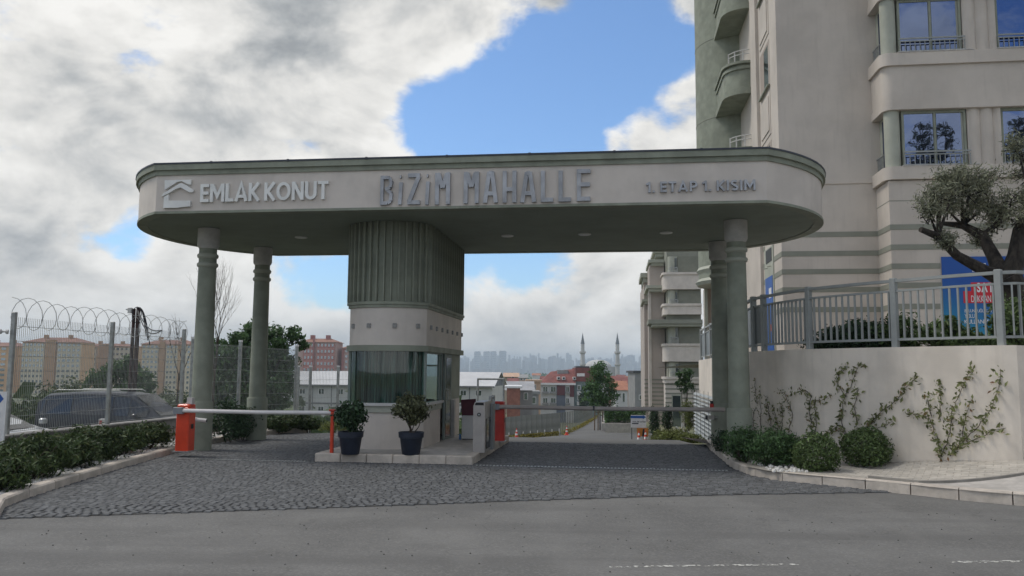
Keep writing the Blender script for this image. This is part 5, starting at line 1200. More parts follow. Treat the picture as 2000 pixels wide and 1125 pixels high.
# ------------------------------------------------------------------ vehicles behind the fence
def car(label, loc, rz, length, width, height, paint, seed, van=True, group=None):
    r = thing('parked_car', label, 'car', loc, rz, group); hl = length/2; hw = width/2; H = height
    # stations: x, half width at belt, belt z, roof half width, roof z
    if van: SN = [(-hl, .80, .95, .70, 1.0), (-hl+.05, .92, 1.05, .78, H*.86), (-hl+.35, .97, 1.08, .80, H*.97), (-hl+1.2, 1.0, 1.08, .80, H), (.25, 1.0, 1.06, .80, H*.995), (.75, 1.0, 1.05, .78, H*.955), (1.35, .99, 1.04, .74, H*.74), (1.62, .98, 1.02, .78, H*.60), (hl-.25, .93, .92, .72, .97), (hl-.05, .82, .72, .60, .78), (hl, .70, .6, .5, .62)]
    else: SN = [(-hl, .80, .85, .70, .9), (-hl+.1, .92, .93, .74, .98), (-hl+.45, .97, .95, .72, H*.85), (-.6, 1.0, .95, .74, H), (.1, 1.0, .94, .74, H*.985), (.75, .99, .93, .72, H*.80), (1.1, .98, .92, .76, H*.66), (hl-.3, .93, .82, .74, .86), (hl-.05, .84, .66, .62, .70), (hl, .72, .55, .5, .56)]
    rings = []
    for x, wb, zb, wr, zr in SN:
        wb *= hw; wr *= hw; lo = .2
        half = [(wb*.86, lo), (wb*.97, lo+.18), (wb, zb*.72), (wb*.985, zb), (wr*1.0, zr-.07), (wr*.85, zr-.015), (wr*.4, zr)]
        rings.append([(x, -y, z) for y, z in half]+[(x, y, z) for y, z in reversed(half)])
    MB().loft(rings).build('body', paint, r, True)
    def side_glass(i0, i1, f0, f1, sg):
        (xa, wa, za, ra, qa), (xb, wb, zb, rb_, qb) = SN[i0], SN[i1]
        xa2, xb2 = xa+(xb-xa)*f0, xa+(xb-xa)*f1
        def at(f, h): w_ = ((wa+(wb-wa)*f)*.985*(1-h)+(ra+(rb_-ra)*f)*h)*hw; z = (za+(zb-za)*f)*(1-h)+((qa+(qb-qa)*f)-.07)*h; return (xa+(xb-xa)*f, sg*(w_+.008), z)
        q = [at(f0, .06), at(f1, .06), at(f1, .92), at(f0, .92)]; MB().add(q, [(0, 1, 2, 3)]).build('side_window', glass_c, r)
    n = len(SN)
    cab = [(1, 2, .5, .98), (2, 3, .03, .97), (3, 4, .03, .97), (4, 5, .03, .97), (5, 6, .03, .9)] if van else [(2, 3, .25, .97), (3, 4, .03, .97), (4, 5, .03, .85)]
    for c in cab:
        for sg in (-1, 1): side_glass(*c, sg)
    i = 5 if van else 4
    (xa, wa, za, ra, qa), (xb, wb, zb, rb_, qb) = SN[i], SN[i+2 if van else i+2]
    MB().add([(xa+.05, -ra*hw*.84, qa+.004), (xa+.05, ra*hw*.84, qa+.004), (xb, rb_*hw*.86, qb+.02), (xb, -rb_*hw*.86, qb+.02)], [(0, 1, 2, 3)]).build('windscreen', glass_c, r)
    tyre = MB().lathe([(.19, -.1), (.31, -.1), (.33, -.07), (.33, .07), (.31, .1), (.19, .1)], n=24).mesh('tyre', black, True); rim = MB().lathe([(0, -.085), (.06, -.09), (.19, -.07), (.2, .07), (0, .06)], n=20).mesh('rim', galv, True)
    for x in (-hl*.62, hl*.64):
        for sg in (-1, 1):
            e = bpy.data.objects.new('wheel', None); COL.objects.link(e); e.parent = r; e.location = (x, sg*(hw-.1), .33); e.rotation_euler = (pi/2 if sg < 0 else -pi/2, 0, 0); put('tyre', tyre, e); put('rim', rim, e)
    for sg in (-1, 1):
        MB().cbox(hl-.32, hl-.06, sg*hw*.62-.14, sg*hw*.62+.14, .66, .80, .03).build('headlight', offwhite, r); MB().box(-hl-.012, -hl+.06, sg*hw*.68-.1, sg*hw*.68+.1, .75, 1.05).build('tail_light', red, r)
        MB().cbox(.95, 1.1, sg*(hw+.1)-.09, sg*(hw+.1)+.09, 1.02, 1.16, .03).build('mirror', paint, r)
        if van: MB().tube([(-hl+.5, sg*hw*.72, H+.0), (-hl+.6, sg*hw*.72, H+.05), (.3, sg*hw*.72, H+.05), (.42, sg*hw*.72, H-.01)], .018, 6).build('roof_rail', galv, r)
    return r
navy = mat('dark_car_paint', (.018, .021, .032), .38, .05, 2, coat=.12); silver = mat('pale_car_paint', (.5, .51, .52), .3, .05, 2, metal=.3, coat=.5)
P = depth_at(232, 764, 25.0); car('dark blue van with roof rails parked behind the mesh fence', (P[0]-.1, P[1]+.4, float(P[2])-1.80), radians(-5), 4.5, 1.8, 1.78, navy, 1)
P = depth_at(40, 812, 20.5); car('pale car parked behind the first fence post at far left', (P[0]-1.35, P[1]+.6, float(P[2])-1.30), radians(-4), 4.0, 1.68, 1.42, silver, 2, van=False)
# junction cabinet with a red label
P = depth_at(203, 820, 21.5); jb = thing('meter_box', 'small pale meter box with a red label behind the fence', 'box', (float(P[0]), float(P[1]), -.78), 0); B(jb, 'body', offwhite, -.1, .1, -.08, .08, 0, 1.12, c=.01); B(jb, 'red_label', red, -.08, -.01, -.084, -.081, .98, 1.08)

# ------------------------------------------------------------------ trees
def tree(name, label, loc, trunk_h, trunk_r, crowns, m, n, size, seed, group=None, asp=.45, lean=(0, 0)):
    rg = np.random.default_rng(seed); r = thing(name, label, 'tree', loc, 0, group); mb = MB(); top = Vector((lean[0], lean[1], trunk_h))
    mb.tube([(0, 0, -.2), (lean[0]*.4, lean[1]*.4, trunk_h*.5), tuple(top)], trunk_r, 8, trunk_r*.7); LP = []; OUT = []
    for (cx, cy, cz, rr) in crowns:
        c = np.array((cx, cy, cz)); mb.tube([tuple(top), tuple((np.array(top)+c)/2+rg.normal(size=3)*.1*rr), tuple(c)], trunk_r*.45, 5, trunk_r*.12)
        k = max(10, int(n*rr**2/sum(q[3]**2 for q in crowns)))
        p, o = blob_points(k, rr, rr, rr*.85, rg, 16, .38, .55, 0); LP.append(p+c); OUT.append(o)
    mb.build('trunk', bark, r, True); LP = np.concatenate(LP); put('crown', leaf_mesh('crown', m, LP, size, rg, asp, np.concatenate(OUT)), r); return r
def rel_crowns(base, lst, y0): 
    out = []
    for u, v, dy, rpx in lst:
        P = depth_at(u, v, y0+dy); out.append((P[0]-base[0], P[1]-base[1], P[2]-base[2], rpx*1.12*(y0+dy)/FPX))
    return out
b_ = depth_at(500, 838, 33.5)
tree('broadleaf_tree', 'full dark green tree behind the left columns', tuple(b_), 1.2, .14, rel_crowns(b_, [(470, 660, 0, 26), (505, 650, .3, 26), (540, 665, 0, 28), (575, 655, .2, 17), (455, 700, -.2, 34), (500, 695, 0, 38), (545, 705, .2, 34), (440, 745, 0, 30), (480, 750, -.4, 38), (525, 750, 0, 38), (470, 790, 0, 34), (520, 795, 0, 30), (430, 790, 0, 24), (590, 675, .4, 12), (432, 690, .3, 30), (438, 722, .2, 32), (418, 762, 0, 26), (560, 738, .2, 26), (552, 778, .2, 24), (500, 770, .3, 36)], 33.5), leaf_mid, 30000, .085, 401, asp=.4)
b_ = depth_at(235, 800, 46)
tree('broadleaf_tree', 'low domed green tree behind the twin pole', tuple(b_), .8, .14, rel_crowns(b_, [(200, 735, 0, 22), (225, 722, .3, 24), (250, 715, 0, 22), (275, 735, 0, 20), (185, 750, 0, 20), (240, 750, 0, 30), (285, 755, 0, 18)], 46), leaf_mid, 4200, .11, 402)
b_ = depth_at(1172, 840, 62)
sap = tree('young_tree', 'young bright green staked tree beside the descending path', tuple(b_), 1.5, .05, rel_crowns(b_, [(1172, 715, 0, 13), (1165, 730, 0, 16), (1180, 735, 0, 16), (1158, 752, 0, 17), (1172, 755, 0, 20), (1190, 752, 0, 15), (1160, 775, 0, 20), (1185, 778, 0, 20), (1150, 765, 0, 12), (1200, 770, 0, 11), (1172, 792, 0, 18), (1160, 720, .2, 8)], 62), leaf_bright, 6500, .085, 403, asp=.4)
for dx in (-.45, -.18, .18, .45): MB().tube([(dx, -.3, 0), (dx*.92, -.28, 1.55)], .045, 6).build('stake', stake, sap)
MB().tube([(-.45, -.3, 1.35), (.45, -.3, 1.35)], .03, 6).build('stake_rail', stake, sap)
def bare_tree(label, base, h, seed, depth=4, sp=.5, r=.05, n0=3):
    rg = np.random.default_rng(seed); o = thing('bare_tree', label, 'tree', tuple(base), 0, 'leafless trees by the fence'); mb = MB(); tips = []
    mb.tube([(0, 0, -.2), (.03, 0, h*.35)], r, 7, r*.8)
    for k in range(n0): limb(mb, (.03, 0, h*.3), (rg.normal()*sp, rg.normal()*sp*.6, 1), h*.3, r*.6, rg, depth, tips, .2, (2, 3), .72, 5, .35, .28)
    mb.build('branches', bark, o, True); return o
b_ = depth_at(415, 800, 29.5); bare_tree('leafless upright tree showing beside the front left column', b_, 4.0, 501, 5, .16, .05, 5)
b_ = depth_at(345, 790, 26.5); bare_tree('small leafless sapling next to the corner fence posts', b_, 2.5, 502, 3, .4, .03, 3)
# dark scrub between the fence and the far flats
rg = np.random.default_rng(66)
for k, (u, v, y, rx, h, wd) in enumerate(((70, 790, 34, 1.2, 1.5, 'behind the pale car'), (125, 785, 36, 1.3, 1.7, 'left of the blue van'), (160, 775, 40, 1.4, 1.6, 'just over the van bonnet'), (340, 790, 38, 1.1, 1.5, 'right of the van, by the corner post'), (420, 800, 36, 1.2, 1.6, 'low between the left columns'))):
    P = depth_at(u, v, y); s, t = st(P); z = zg(s, t); bush('scrub_bush', 'dark scrubby bush '+wd, (P[0], P[1], z-.1), rx, rx, max(.8, float(P[2])-z+h*.6), leaf_hedge, 1500, .09, 600+k, 'scrub behind the fence', aspect=.4)
mb = MB(); LP = []
for k in range(2600): s = rg.uniform(-75, -13); t = rg.uniform(45, 105); LP.append((*wp(s, t)[:2], zg(s, t)+abs(rg.normal())*1.1))
o = put('scrub_belt', leaf_mesh('scrub_belt', leaf_hedge, np.array(LP), .55, rg, .6)); tag(o, 'dark belt of scrub below the far beige flats', 'scrub', kind='stuff')
for k, (u, vt, vb, y) in enumerate(((1278, 802, 852, 38), (1304, 800, 846, 39))):
    P = depth_at(u, vb, y); h = float(depth_at(u, vt, y)[2]-P[2])+.2; bush('columnar_cypress', ('left' if k == 0 else 'right')+' one of two slim dark cypresses by the steps', tuple(P), .26, .26, h, leaf_dark, 1500, .05, 640+k, 'slim cypresses by the steps', 'tree', .3, 60)
for k, (u, v, y, rx, h, m_, wd) in enumerate(((1300, 868, 27.0, .55, .5, leaf_gold, 'spreading golden green shrub left of the steps'), (1320, 866, 26.6, .62, .48, leaf_gold, 'spreading golden green shrub right of the cypresses'), (1352, 867, 25.6, .5, .3, leaf_gold, 'low weedy shrub at the foot of the grille'), (1345, 838, 33, .35, 1.1, leaf_gold, 'upright yellowish shrub at the wall corner by the steps'))):
    P = depth_at(u, v, y); bush('ground_shrub', wd, (P[0], P[1], float(P[2])-.02), rx, rx*.8, h, m_, 2000, .045, 660+k, 'shrubs beyond the right lane', aspect=.3)
P = depth_at(1338, 790, 60); tree('small_tree', 'small green tree in front of the far window bays, left of the side wall', (P[0], P[1], -3), 1.6, .08, rel_crowns((P[0], P[1], -3), [(1335, 735, 0, 14), (1342, 755, 0, 14), (1330, 748, 0, 10), (1345, 725, 0, 10)], 60), leaf_mid, 1500, .09, 670)
# steps rail, planter, hedge, cones, sign
sr = thing('stair_railing', 'white sloping stair handrails beyond the right lane', 'railing', wp(0, 0, 0))
for (u0, v0, u1, v1) in ((1321, 833, 1333, 848), (1332, 827, 1346, 846)):
    a = on_t(u0, v0, 34); b = on_t(u1, v1, 34)
    for dz in (0, -.22): MB().tube([(a[0], 34, a[1]+dz), (b[0], 34, b[1]+dz)], .03, 6).build('handrail', white, sr)
    for q in (a, b): MB().tube([(q[0], 34, q[1]), (q[0], 34, q[1]-.6)], .025, 6).build('upright', white, sr)
s0, z0 = on_t(1175, 842, 60); s1, z1 = on_t(1262, 828, 60)
pl = thing('planter_wall', 'low grey planter wall in front of the clipped hedge', 'planter', wp(0, 0, 0)); B(pl, 'wall', concrete, s0, s1, 60, 60.3, z0-.3, z1); B(pl, 'wall', concrete, s0, s0+.3, 60.31, 70, z0-.3, z1-.02); B(pl, 'soil', soil, s0+.31, s1, 60.31, 70, z0-.3, z1-.1)
rg = np.random.default_rng(12); LP = []
for k in range(3500): s = rg.uniform(s0+.2, s1); t = rg.uniform(60.5, 62.5); LP.append((*wp(s, t)[:2], z1+rg.random()**.7*1.05))
hd = thing('clipped_hedge', 'green clipped hedge in the planter past the staked tree', 'hedge', (0, 0, 0), 0); put('foliage', leaf_mesh('foliage', leaf_bright, np.array(LP), .10, rg, .4), hd)
MB().tube([(*wp(s0+.5, 61.5)[:2], z1-.1), (*wp(s0+.5, 61.5)[:2], z1+.7)], .04, 5).build('stem', bark, hd)
cone_o = mat('cone_red', (.62, .06, .03), .5, .06, 5)
def cone(label, loc, h):
    r = thing('traffic_cone', label, 'cone', tuple(loc), 0, 'traffic cones past the gate'); B(r, 'base', cone_o, -h*.26, h*.26, -h*.26, h*.26, 0, h*.06, c=.01)
    pr_ = lambda z: h*.19*(1-z)+h*.035*z
    for z0_, z1_, m_ in ((.06, .35, cone_o), (.35, .52, white), (.52, .68, cone_o), (.68, .84, white), (.84, 1.0, cone_o)): MB().lathe([(pr_(z0_), z0_*h), (pr_(z1_), z1_*h)], n=16).build('sleeve', m_, r, True)
for u, v, y, h, lb in ((1009, 839, 57.4, .74, 'red and white cone standing alone by the flower border, left of the road'), (1107, 838, 57.2, .64, 'red and white cone at the corner where the path goes down'), (1248, 868, 40, .66, 'left one of the cones in front of the blue arrow sign'), (1261, 864, 41, .66, 'right one of the cones in front of the blue arrow sign')): 
    P = depth_at(u, v, y); cone(lb, (P[0], P[1], zg(*st(P))+.03), h)
P = depth_at(1248, 866, 42.5); zs = zg(*st(P))+.03; T4 = st(P)[1]
asg = thing('arrow_sign', 'white sign with blue arrow and small print standing past the barrier', 'sign', wp(0, 0, 0))
a = on_t(1232, 835, T4); b = on_t(1262, 811, T4); B(asg, 'panel', white, a[0], b[0], T4-.02, T4+.02, a[1], b[1])
for x in (a[0]+.05, b[0]-.05): B(asg, 'leg', darkmetal, x-.02, x+.02, T4+.025, T4+.06, zs-.1, b[1]-.05)
w_ = b[0]-a[0]; h_ = b[1]-a[1]; zc = b[1]-h_*.15
MB().slab([(a[0], zc-h_*.1), (b[0]-w_*.22, zc-h_*.1), (b[0]-w_*.22, zc-h_*.17), (b[0]-.0, zc), (b[0]-w_*.22, zc+h_*.17), (b[0]-w_*.22, zc+h_*.1), (a[0], zc+h_*.1)], T4-.026, T4-.021).build('arrow', bl, asg)
letters('TESL\u0130M OF\u0130S\u0130', a[0]+w_*.1, b[0]-w_*.04, a[1]+h_*.42, a[1]+h_*.55, T4-.021, darkmetal, asg, 'print_letter', .001, .03, .06, .25)
MB().slab([(a[0]+w_*.08, a[1]+h_*.28), (a[0]+w_*.5, a[1]+h_*.28), (a[0]+w_*.5, a[1]+h_*.37), (a[0]+w_*.08, a[1]+h_*.37)], T4-.024, T4-.021).build('print_bar', darkmetal, asg)
c0 = on_t(1244, 852, T4); c1 = on_t(1266, 836, T4); obs = thing('work_sign', 'orange road work board under the blue arrow sign', 'sign', wp(0, 0, 0)); B(obs, 'panel', mat('work_orange', (.55, .2, .03), .5, .1, 4), c0[0], c1[0], T4-.12, T4-.09, c0[1], c1[1])
MB().slab([(c0[0]+.25, c0[1]), (c0[0]+.4, c0[1]+.02), (c0[0]+.38, c1[1]-.02), (c0[0]+.3, c1[1]-.05)], T4-.124, T4-.121).build('black_mark', black, obs); B(obs, 'leg', darkmetal, c0[0]+.3, c0[0]+.34, T4-.08, T4-.05, zs-.1, c1[1]-.05)
# board fence and flower border
bf = thing('board_fence', 'low grey fence of upright boards at the bend beyond the gate', 'fence', wp(0, 0, 0)); gb = mat('grey_board', (.24, .245, .22), .8, .12, 2, streak=.2)
sA = on_t(965, 800, 58.5)[0]; sB_ = on_t(1090, 838, 58.5)[0]; n = 26; zt_f = on_t(1040, 797, 58.5)[1]
bo = MB().box(-.105, .105, -.02, .02, -.1, 1.62).mesh('board', gb)
for k in range(n): s = sA+(sB_-sA)*k/(n-1); put('board', bo, bf, (s, 58.5+.03*(k % 2), zg(s, 58.5)))
for k in range(1, 26): t0 = 58.5+k*1.25; s = sB_+k*.06; put('board', bo, bf, (s, t0, zg(s, t0)), pi/2*.9)
for k in range(9): s = sA+.6+(sB_-sA)*k/9; MB().cbox(s-.03, s+.03, 58.3, 58.4, zg(s, 58.3), zg(s, 58.3)+.5, .01).build('prop', white, bf)
rg = np.random.default_rng(15); LP = []
for k in range(2600):
    if k < 1500: s = rg.uniform(sA, sB_+.1); t = rg.uniform(57.7, 58.3)
    else: t = rg.uniform(58, 90); s = sB_+(t-58.5)*.05+.35+rg.normal()*.12
    LP.append((*wp(s, t)[:2], zg(s, t)+rg.random()*.32))
fb = put('flower_border', leaf_mesh('flower_border', leaf_yel, np.array(LP), .07, rg, .5)); tag(fb, 'yellow flowering border along the foot of the board fence', 'flowers', kind='stuff')

# ------------------------------------------------------------------ prefab building behind the gatehouse
pf = thing('prefab_building', 'long white two storey prefab building with pale metal roof behind the gatehouse', 'building', wp(0, 0, 0)); TP = 108.0
pw = mat('prefab_panel', (.50, .50, .48), .7, .05, .5); proof = mat('prefab_roof', (.52, .52, .52), .5, .05, .4)
sa, za = on_t(470, 753, TP); sb, zb = on_t(961, 755, TP); zr = on_t(979, 727, TP+6)[1]; gz = -7.0
B(pf, 'wall', pw, sa, sb, TP, TP+12, gz, zb)
MB().add([(sa-.3, TP-.4, zb), (sb+.4, TP-.4, zb), (sb+.4, TP+6, zr), (sa-.3, TP+6, zr), (sb+.4, TP+12.4, zb), (sa-.3, TP+12.4, zb), (sa-.3, TP-.4, zb-.1), (sb+.4, TP-.4, zb-.1)], [(0, 1, 2, 3), (3, 2, 4, 5), (0, 6, 7, 1)]).build('roof', proof, pf)
MB().add([(sb+.02, TP-.3, zb), (sb+.02, TP+6, zr-.1), (sb+.02, TP+12.3, zb)], [(0, 1, 2)]).build('gable', mat('gable_dark', (.16, .17, .19), .7, .1, 1), pf)
B(pf, 'gutter', mat('gutter_grey', (.2, .2, .2), .6, .1, 2), sa-.3, sb+.4, TP-.55, TP-.41, zb-.14, zb+.06); B(pf, 'floor_band', mat('gutter_grey', (.2, .2, .2)), sa, sb, TP-.04, TP-.001, on_t(620, 789, TP)[1], on_t(620, 786, TP)[1])
wz = [(on_t(620, 770, TP)[1], on_t(620, 759, TP)[1]), (on_t(620, 806, TP)[1], on_t(620, 793, TP)[1])]
k = 0
for u in list(range(480, 690, 37)) + [905, 935]:
    s = on_t(u, 760, TP)[0]; B(pf, 'panel_joint', MATS['gutter_grey'], s-1.3, s-1.16, TP-.03, TP-.0005, gz, zb-.15)
    for (q0, q1) in wz:
        wn = B(pf, 'window', white, s-.42, s+.42, TP-.05, TP-.0015, q0, q1); B(wn, 'pane', glass_f, s-.36, s-.03, TP-.06, TP-.051, q0+.06, q1-.06); B(wn, 'pane', glass_f, s+.03, s+.36, TP-.06, TP-.051, q0+.06, q1-.06)
# ------------------------------------------------------------------ far flats
def flats(label, us, vt, vb, y, wallm, stripm, panelm, cols, rows, roofm, group, roofh=5, strip=None, extra=0):
    a = depth_at(us[0], vt, y); b = depth_at(us[1], vb, y); W_ = b[0]-a[0]; H_ = a[2]-b[2]; base = float(b[2])-6
    r = thing('apartment_block', label, 'building', (float(a[0]), float(a[1]), base), 0, group); H_ += 6
    B(r, 'wall', wallm, 0, W_, 0, 16, 0, H_)
    if strip:
        for (x0, x1) in strip: B(r, 'stair_strip', stripm, W_*x0, W_*x1, -1.2, -.01, 0, H_+1.5)
    rr = roofh*y/FPX
    MB().add([(-.8, -1.0, H_), (W_+.8, -1.0, H_), (W_+.8, 17, H_), (-.8, 17, H_), (W_*.25, 7, H_+rr), (W_*.8, 7, H_+rr)], [(0, 1, 5, 4), (1, 2, 5), (2, 3, 4, 5), (3, 0, 4), (0, 3, 2, 1)]).build('roof', roofm, r)
    for x in (.3, .72): B(r, 'chimney', stripm, W_*x-1, W_*x+1, 5, 7, H_+rr*.4, H_+rr+1.6)
    win = MB(); fr_ = MB(); fh = H_/rows
    for (x0, x1, n) in cols:
        B(r, 'bay', panelm, W_*x0, W_*x1, -.6, -.005, 0, H_-1.0)
        for i in range(n):
            cx = W_*(x0+(x1-x0)*(i+.5)/n); hw = W_*(x1-x0)/n*.26
            for j in range(rows): z = fh*(j+.42)-.4; win.box(cx-hw, cx+hw, -.72, -.61, z, z+fh*.46); fr_.box(cx-hw-.25, cx+hw+.25, -.80, -.601, z-.35, z-.1)
    win.build('windows', glass_f, r)['kind'] = 'stuff'; fr_.build('balcony_ledges', panelm, r)['kind'] = 'stuff'
    return r
bw = mat('flat_beige', (.56, .35, .17), .85, .06, .05); bp = mat('flat_cream', (.60, .52, .38), .85, .06, .05); bs = mat('flat_ochre', (.40, .23, .11), .85, .05, .05); rf = mat('flat_roof_red', (.26, .13, .09), .85, .1, .1)
pk = mat('flat_pink', (.44, .20, .175), .85, .06, .05); pk2 = mat('flat_pale_pink', (.46, .31, .275), .85, .05, .05); pkd = mat('flat_dark_pink', (.30, .115, .10), .85, .05, .05)
flats('beige block of flats cut by the left picture edge', (-40, 32), 676, 760, 520, bw, bs, bw, [(.1, .95, 4)], 10, rf, 'far beige flats', 8)
flats('beige block of flats with white bays behind the first fence panel', (45, 154), 668, 762, 500, bw, bs, bp, [(.0, .38, 6), (.60, 1.0, 5)], 11, rf, 'far beige flats', 10, [(.40, .58)])
flats('beige block of flats between the second fence post and the green dome tree', (156, 256), 676, 762, 540, bw, bs, bp, [(.1, .32, 3), (.6, 1.0, 5)], 10, rf, 'far beige flats', 6, [(.0, .08), (.38, .55)])
flats('beige block of flats right of the twin timber pole', (276, 372), 672, 762, 480, bw, bs, bp, [(.03, .35, 4), (.50, .72, 3), (.82, .98, 2)], 11, rf, 'far beige flats', 9, [(.37, .48)])
flats('pink block of flats with dark red bays above the prefab roof', (583, 654), 668, 740, 390, pk2, pkd, pk, [(.15, .42, 3), (.5, .97, 5)], 8, rf, 'far pink flats', 8, [(.40, .44)])
flats('narrow orange block of flats squeezed between the pink ones', (652, 668), 692, 740, 420, bs, bs, bw, [(.1, .9, 2)], 7, rf, 'far pink flats', 2)
flats('pink block of flats half hidden by the gatehouse', (668, 720), 680, 740, 395, pk, pkd, pk2, [(.1, .9, 5)], 8, rf, 'far pink flats', 7)
# ------------------------------------------------------------------ houses seen through the right lane
def hx(u, v, y): P = depth_at(u, v, y); return P
hr = mat('house_roof_red', (.20, .07, .06), .85, .12, .6); hb = mat('house_blue_grey', (.13, .15, .19), .8, .08, .5); hw_ = mat('house_white', (.56, .56, .55), .8, .05, .5); hg = mat('house_grey', (.27, .27, .265), .85, .08, .5); ht = mat('house_teal', (.17, .22, .22), .8, .06, .5); ho = mat('house_orange', (.46, .24, .07), .85, .1, .5); hc = mat('house_peach', (.50, .34, .24), .85, .06, .5)
Y = 190.0; ga = hx(1056, 800, Y); H0 = thing('town_house', 'white and blue grey town house with red mansard roof beyond the barrier arm', 'building', (float(ga[0]), Y, -15), 0)
X = lambda u: float(hx(u, 740, Y)[0]-ga[0]); Zz = lambda v: float(hx(1120, v, Y)[2])+15
B(H0, 'wall', hw_, 0, X(1121), 0, 12, 0, Zz(752)); B(H0, 'eaves', white, X(1054), X(1124), -.8, 12.5, Zz(752), Zz(748)); B(H0, 'wall_strip', hb, X(1087), X(1104), -.15, -.01, 0, Zz(752)); B(H0, 'wall_strip', mat('house_maroon', (.14, .05, .055), .8, .05, .5), X(1088), X(1103), -.25, -.16, Zz(772), Zz(753))
B(H0, 'wall_strip', MATS['house_maroon'], X(1113), X(1121), -.15, -.01, Zz(775), Zz(752)); B(H0, 'side_wing', ht, X(1122), X(1170), .5, 12, 0, Zz(742))
MB().add([(X(1054), -.7, Zz(748)), (X(1124), -.7, Zz(748)), (X(1124), 11, Zz(748)), (X(1054), 11, Zz(748)), (X(1078), 5, Zz(726)), (X(1126), 5, Zz(720))], [(0, 1, 5, 4), (1, 2, 5), (2, 3, 4, 5), (3, 0, 4)]).build('roof', hr, H0)
MB().prism([(X(1124), .2), (X(1166), .2), (X(1166), 10), (X(1124), 10)], Zz(745), Zz(718)).build('upper_roof', hr, H0); B(H0, 'roof_cap', darkmetal, X(1126), X(1152), 1, 6, Zz(718), Zz(715)); B(H0, 'skylight', white, X(1127), X(1142), .05, .19, Zz(735), Zz(729)); B(H0, 'chimney_block', hg, X(1090), X(1112), 3, 7, Zz(735), Zz(723))
for u in (1088, 1098, 1119): dm = B(H0, 'dormer', white, X(u), X(u+6), -.2, 3, Zz(742), Zz(736)); B(dm, 'pane', glass_f, X(u+1), X(u+5), -.26, -.21, Zz(741), Zz(737))
for u0, u1 in ((1060, 1070), (1075, 1086), (1105, 1112)):
    for v0, v1 in ((755, 769), (777, 791)):
        wn = B(H0, 'window', white, X(u0), X(u1), -.12, -.011, Zz(v1), Zz(v0)); m_ = (u0+u1)/2
        B(wn, 'pane', glass_f, X(u0+1), X(m_-.4), -.16, -.125, Zz(v1-1), Zz(v0+1)); B(wn, 'pane', glass_f, X(m_+.4), X(u1-1), -.16, -.125, Zz(v1-1), Zz(v0+1)); B(wn, 'balcony', hg, X(u0-1), X(u1+1), -.9, -.2, Zz(v1), Zz(v1-4))
for v0 in (752, 772): 
    wn = B(H0, 'window', white, X(1128), X(1134), .3, .49, Zz(v0+10), Zz(v0)); B(wn, 'pane', glass_f, X(1129), X(1133), .25, .29, Zz(v0+9), Zz(v0+1)); B(H0, 'parapet', hw_, X(1127), X(1137), -.4, .49, Zz(v0+19), Zz(v0+12))
def house(label, u0, u1, v_eave, v_ridge, y, wm, rm, wins, group='roofs below the gate', d=9, flat=False):
    a = hx(u0, v_eave, y); b = hx(u1, v_eave, y); zb = -15.0; r = thing('small_house', label, 'building', (float(a[0]), y, zb), 0, group); W_ = float(b[0]-a[0]); H_ = float(a[2])-zb; R_ = float(hx(u0, v_ridge, y)[2])-zb
    B(r, 'wall', wm, 0, W_, 0, d, 0, H_)
    if flat: B(r, 'roof', rm, -.3, W_+.3, -.3, d+.3, H_, R_)
    else: MB().add([(-.4, -.4, H_), (W_+.4, -.4, H_), (W_+.4, d+.4, H_), (-.4, d+.4, H_), (-.4, d/2, R_), (W_+.4, d/2, R_)], [(0, 1, 5, 4), (2, 3, 4, 5), (1, 2, 5), (3, 0, 4)]).build('roof', rm, r)
    for (ua, ub, va, vb_) in wins:
        p = hx(ua, vb_, y); q = hx(ub, va, y); f = B(r, 'window', white, p[0]-a[0]-.1, q[0]-a[0]+.1, -.08, -.005, p[2]-zb-.1, q[2]-zb+.1); B(f, 'pane', glass_f, p[0]-a[0], q[0]-a[0], -.11, -.081, p[2]-zb, q[2]-zb)
    return r
house('low grey shed with a long pale roof right of the prefab gable', 990, 1040, 762, 745, 135, hg, mat('shed_roof', (.33, .33, .34), .7, .1, .4), [(1024, 1030, 768, 780)])
house('small brick red shed with flat white roof beside the prefab gable', 990, 1016, 758, 754, 125, mat('brick_red', (.34, .15, .11), .9, .12, 1.5), white, [], flat=True)
house('peach house with flat roof behind the grey sheds', 1030, 1056, 746, 742, 165, hc, hc, [(1040, 1046, 752, 760)], flat=True)
house('grey block house with dark openings left of the town house', 1018, 1052, 770, 764, 150, hg, hg, [(1027, 1033, 775, 786), (1040, 1046, 776, 788)], flat=True)
house('ochre roofed cottage peeping over the prefab gable', 985, 1012, 736, 728, 240, mat('cottage', (.40, .32, .24), .85, .1, .5), hc, [(999, 1004, 736, 742)])
house('white house with orange red roof right of the staked tree', 1203, 1226, 762, 744, 175, hw_, mat('tile_orange', (.36, .16, .10), .85, .12, .6), [(1216, 1220, 768, 785)])
house('orange house wall between white and grey houses', 1222, 1240, 750, 742, 185, ho, hr, [], flat=False)
house('tall plain grey house next to the far apartment stripes', 1240, 1275, 728, 724, 150, hg, darkmetal, [(1249, 1256, 772, 780)], flat=True)
house('dark red roofed house behind the staked tree', 1196, 1240, 748, 736, 230, hr, hr, [])
tile_ = MATS['tile_orange']
house('small cream house with grey roof in front of the far trees', 1012, 1030, 738, 731, 330, hc, hg, [(1016, 1020, 739, 742), (1023, 1027, 739, 742)])
house('grey walled house with dark red roof left of the town house dormers', 1058, 1080, 744, 735, 260, hg, hr, [(1062, 1066, 745, 749)])
house('white walled house with orange roof left of the tall grey house', 1226, 1250, 744, 735, 300, hw_, tile_, [(1230, 1233, 746, 750), (1240, 1243, 746, 750)])
house('tiny peach house with dark roof under the right minaret', 1208, 1222, 738, 732, 380, hc, hr, [(1213, 1216, 739, 742)])
house('grey house with red roof just right of the staked tree top', 1184, 1206, 742, 734, 260, hg, hr, [(1190, 1194, 744, 748)])
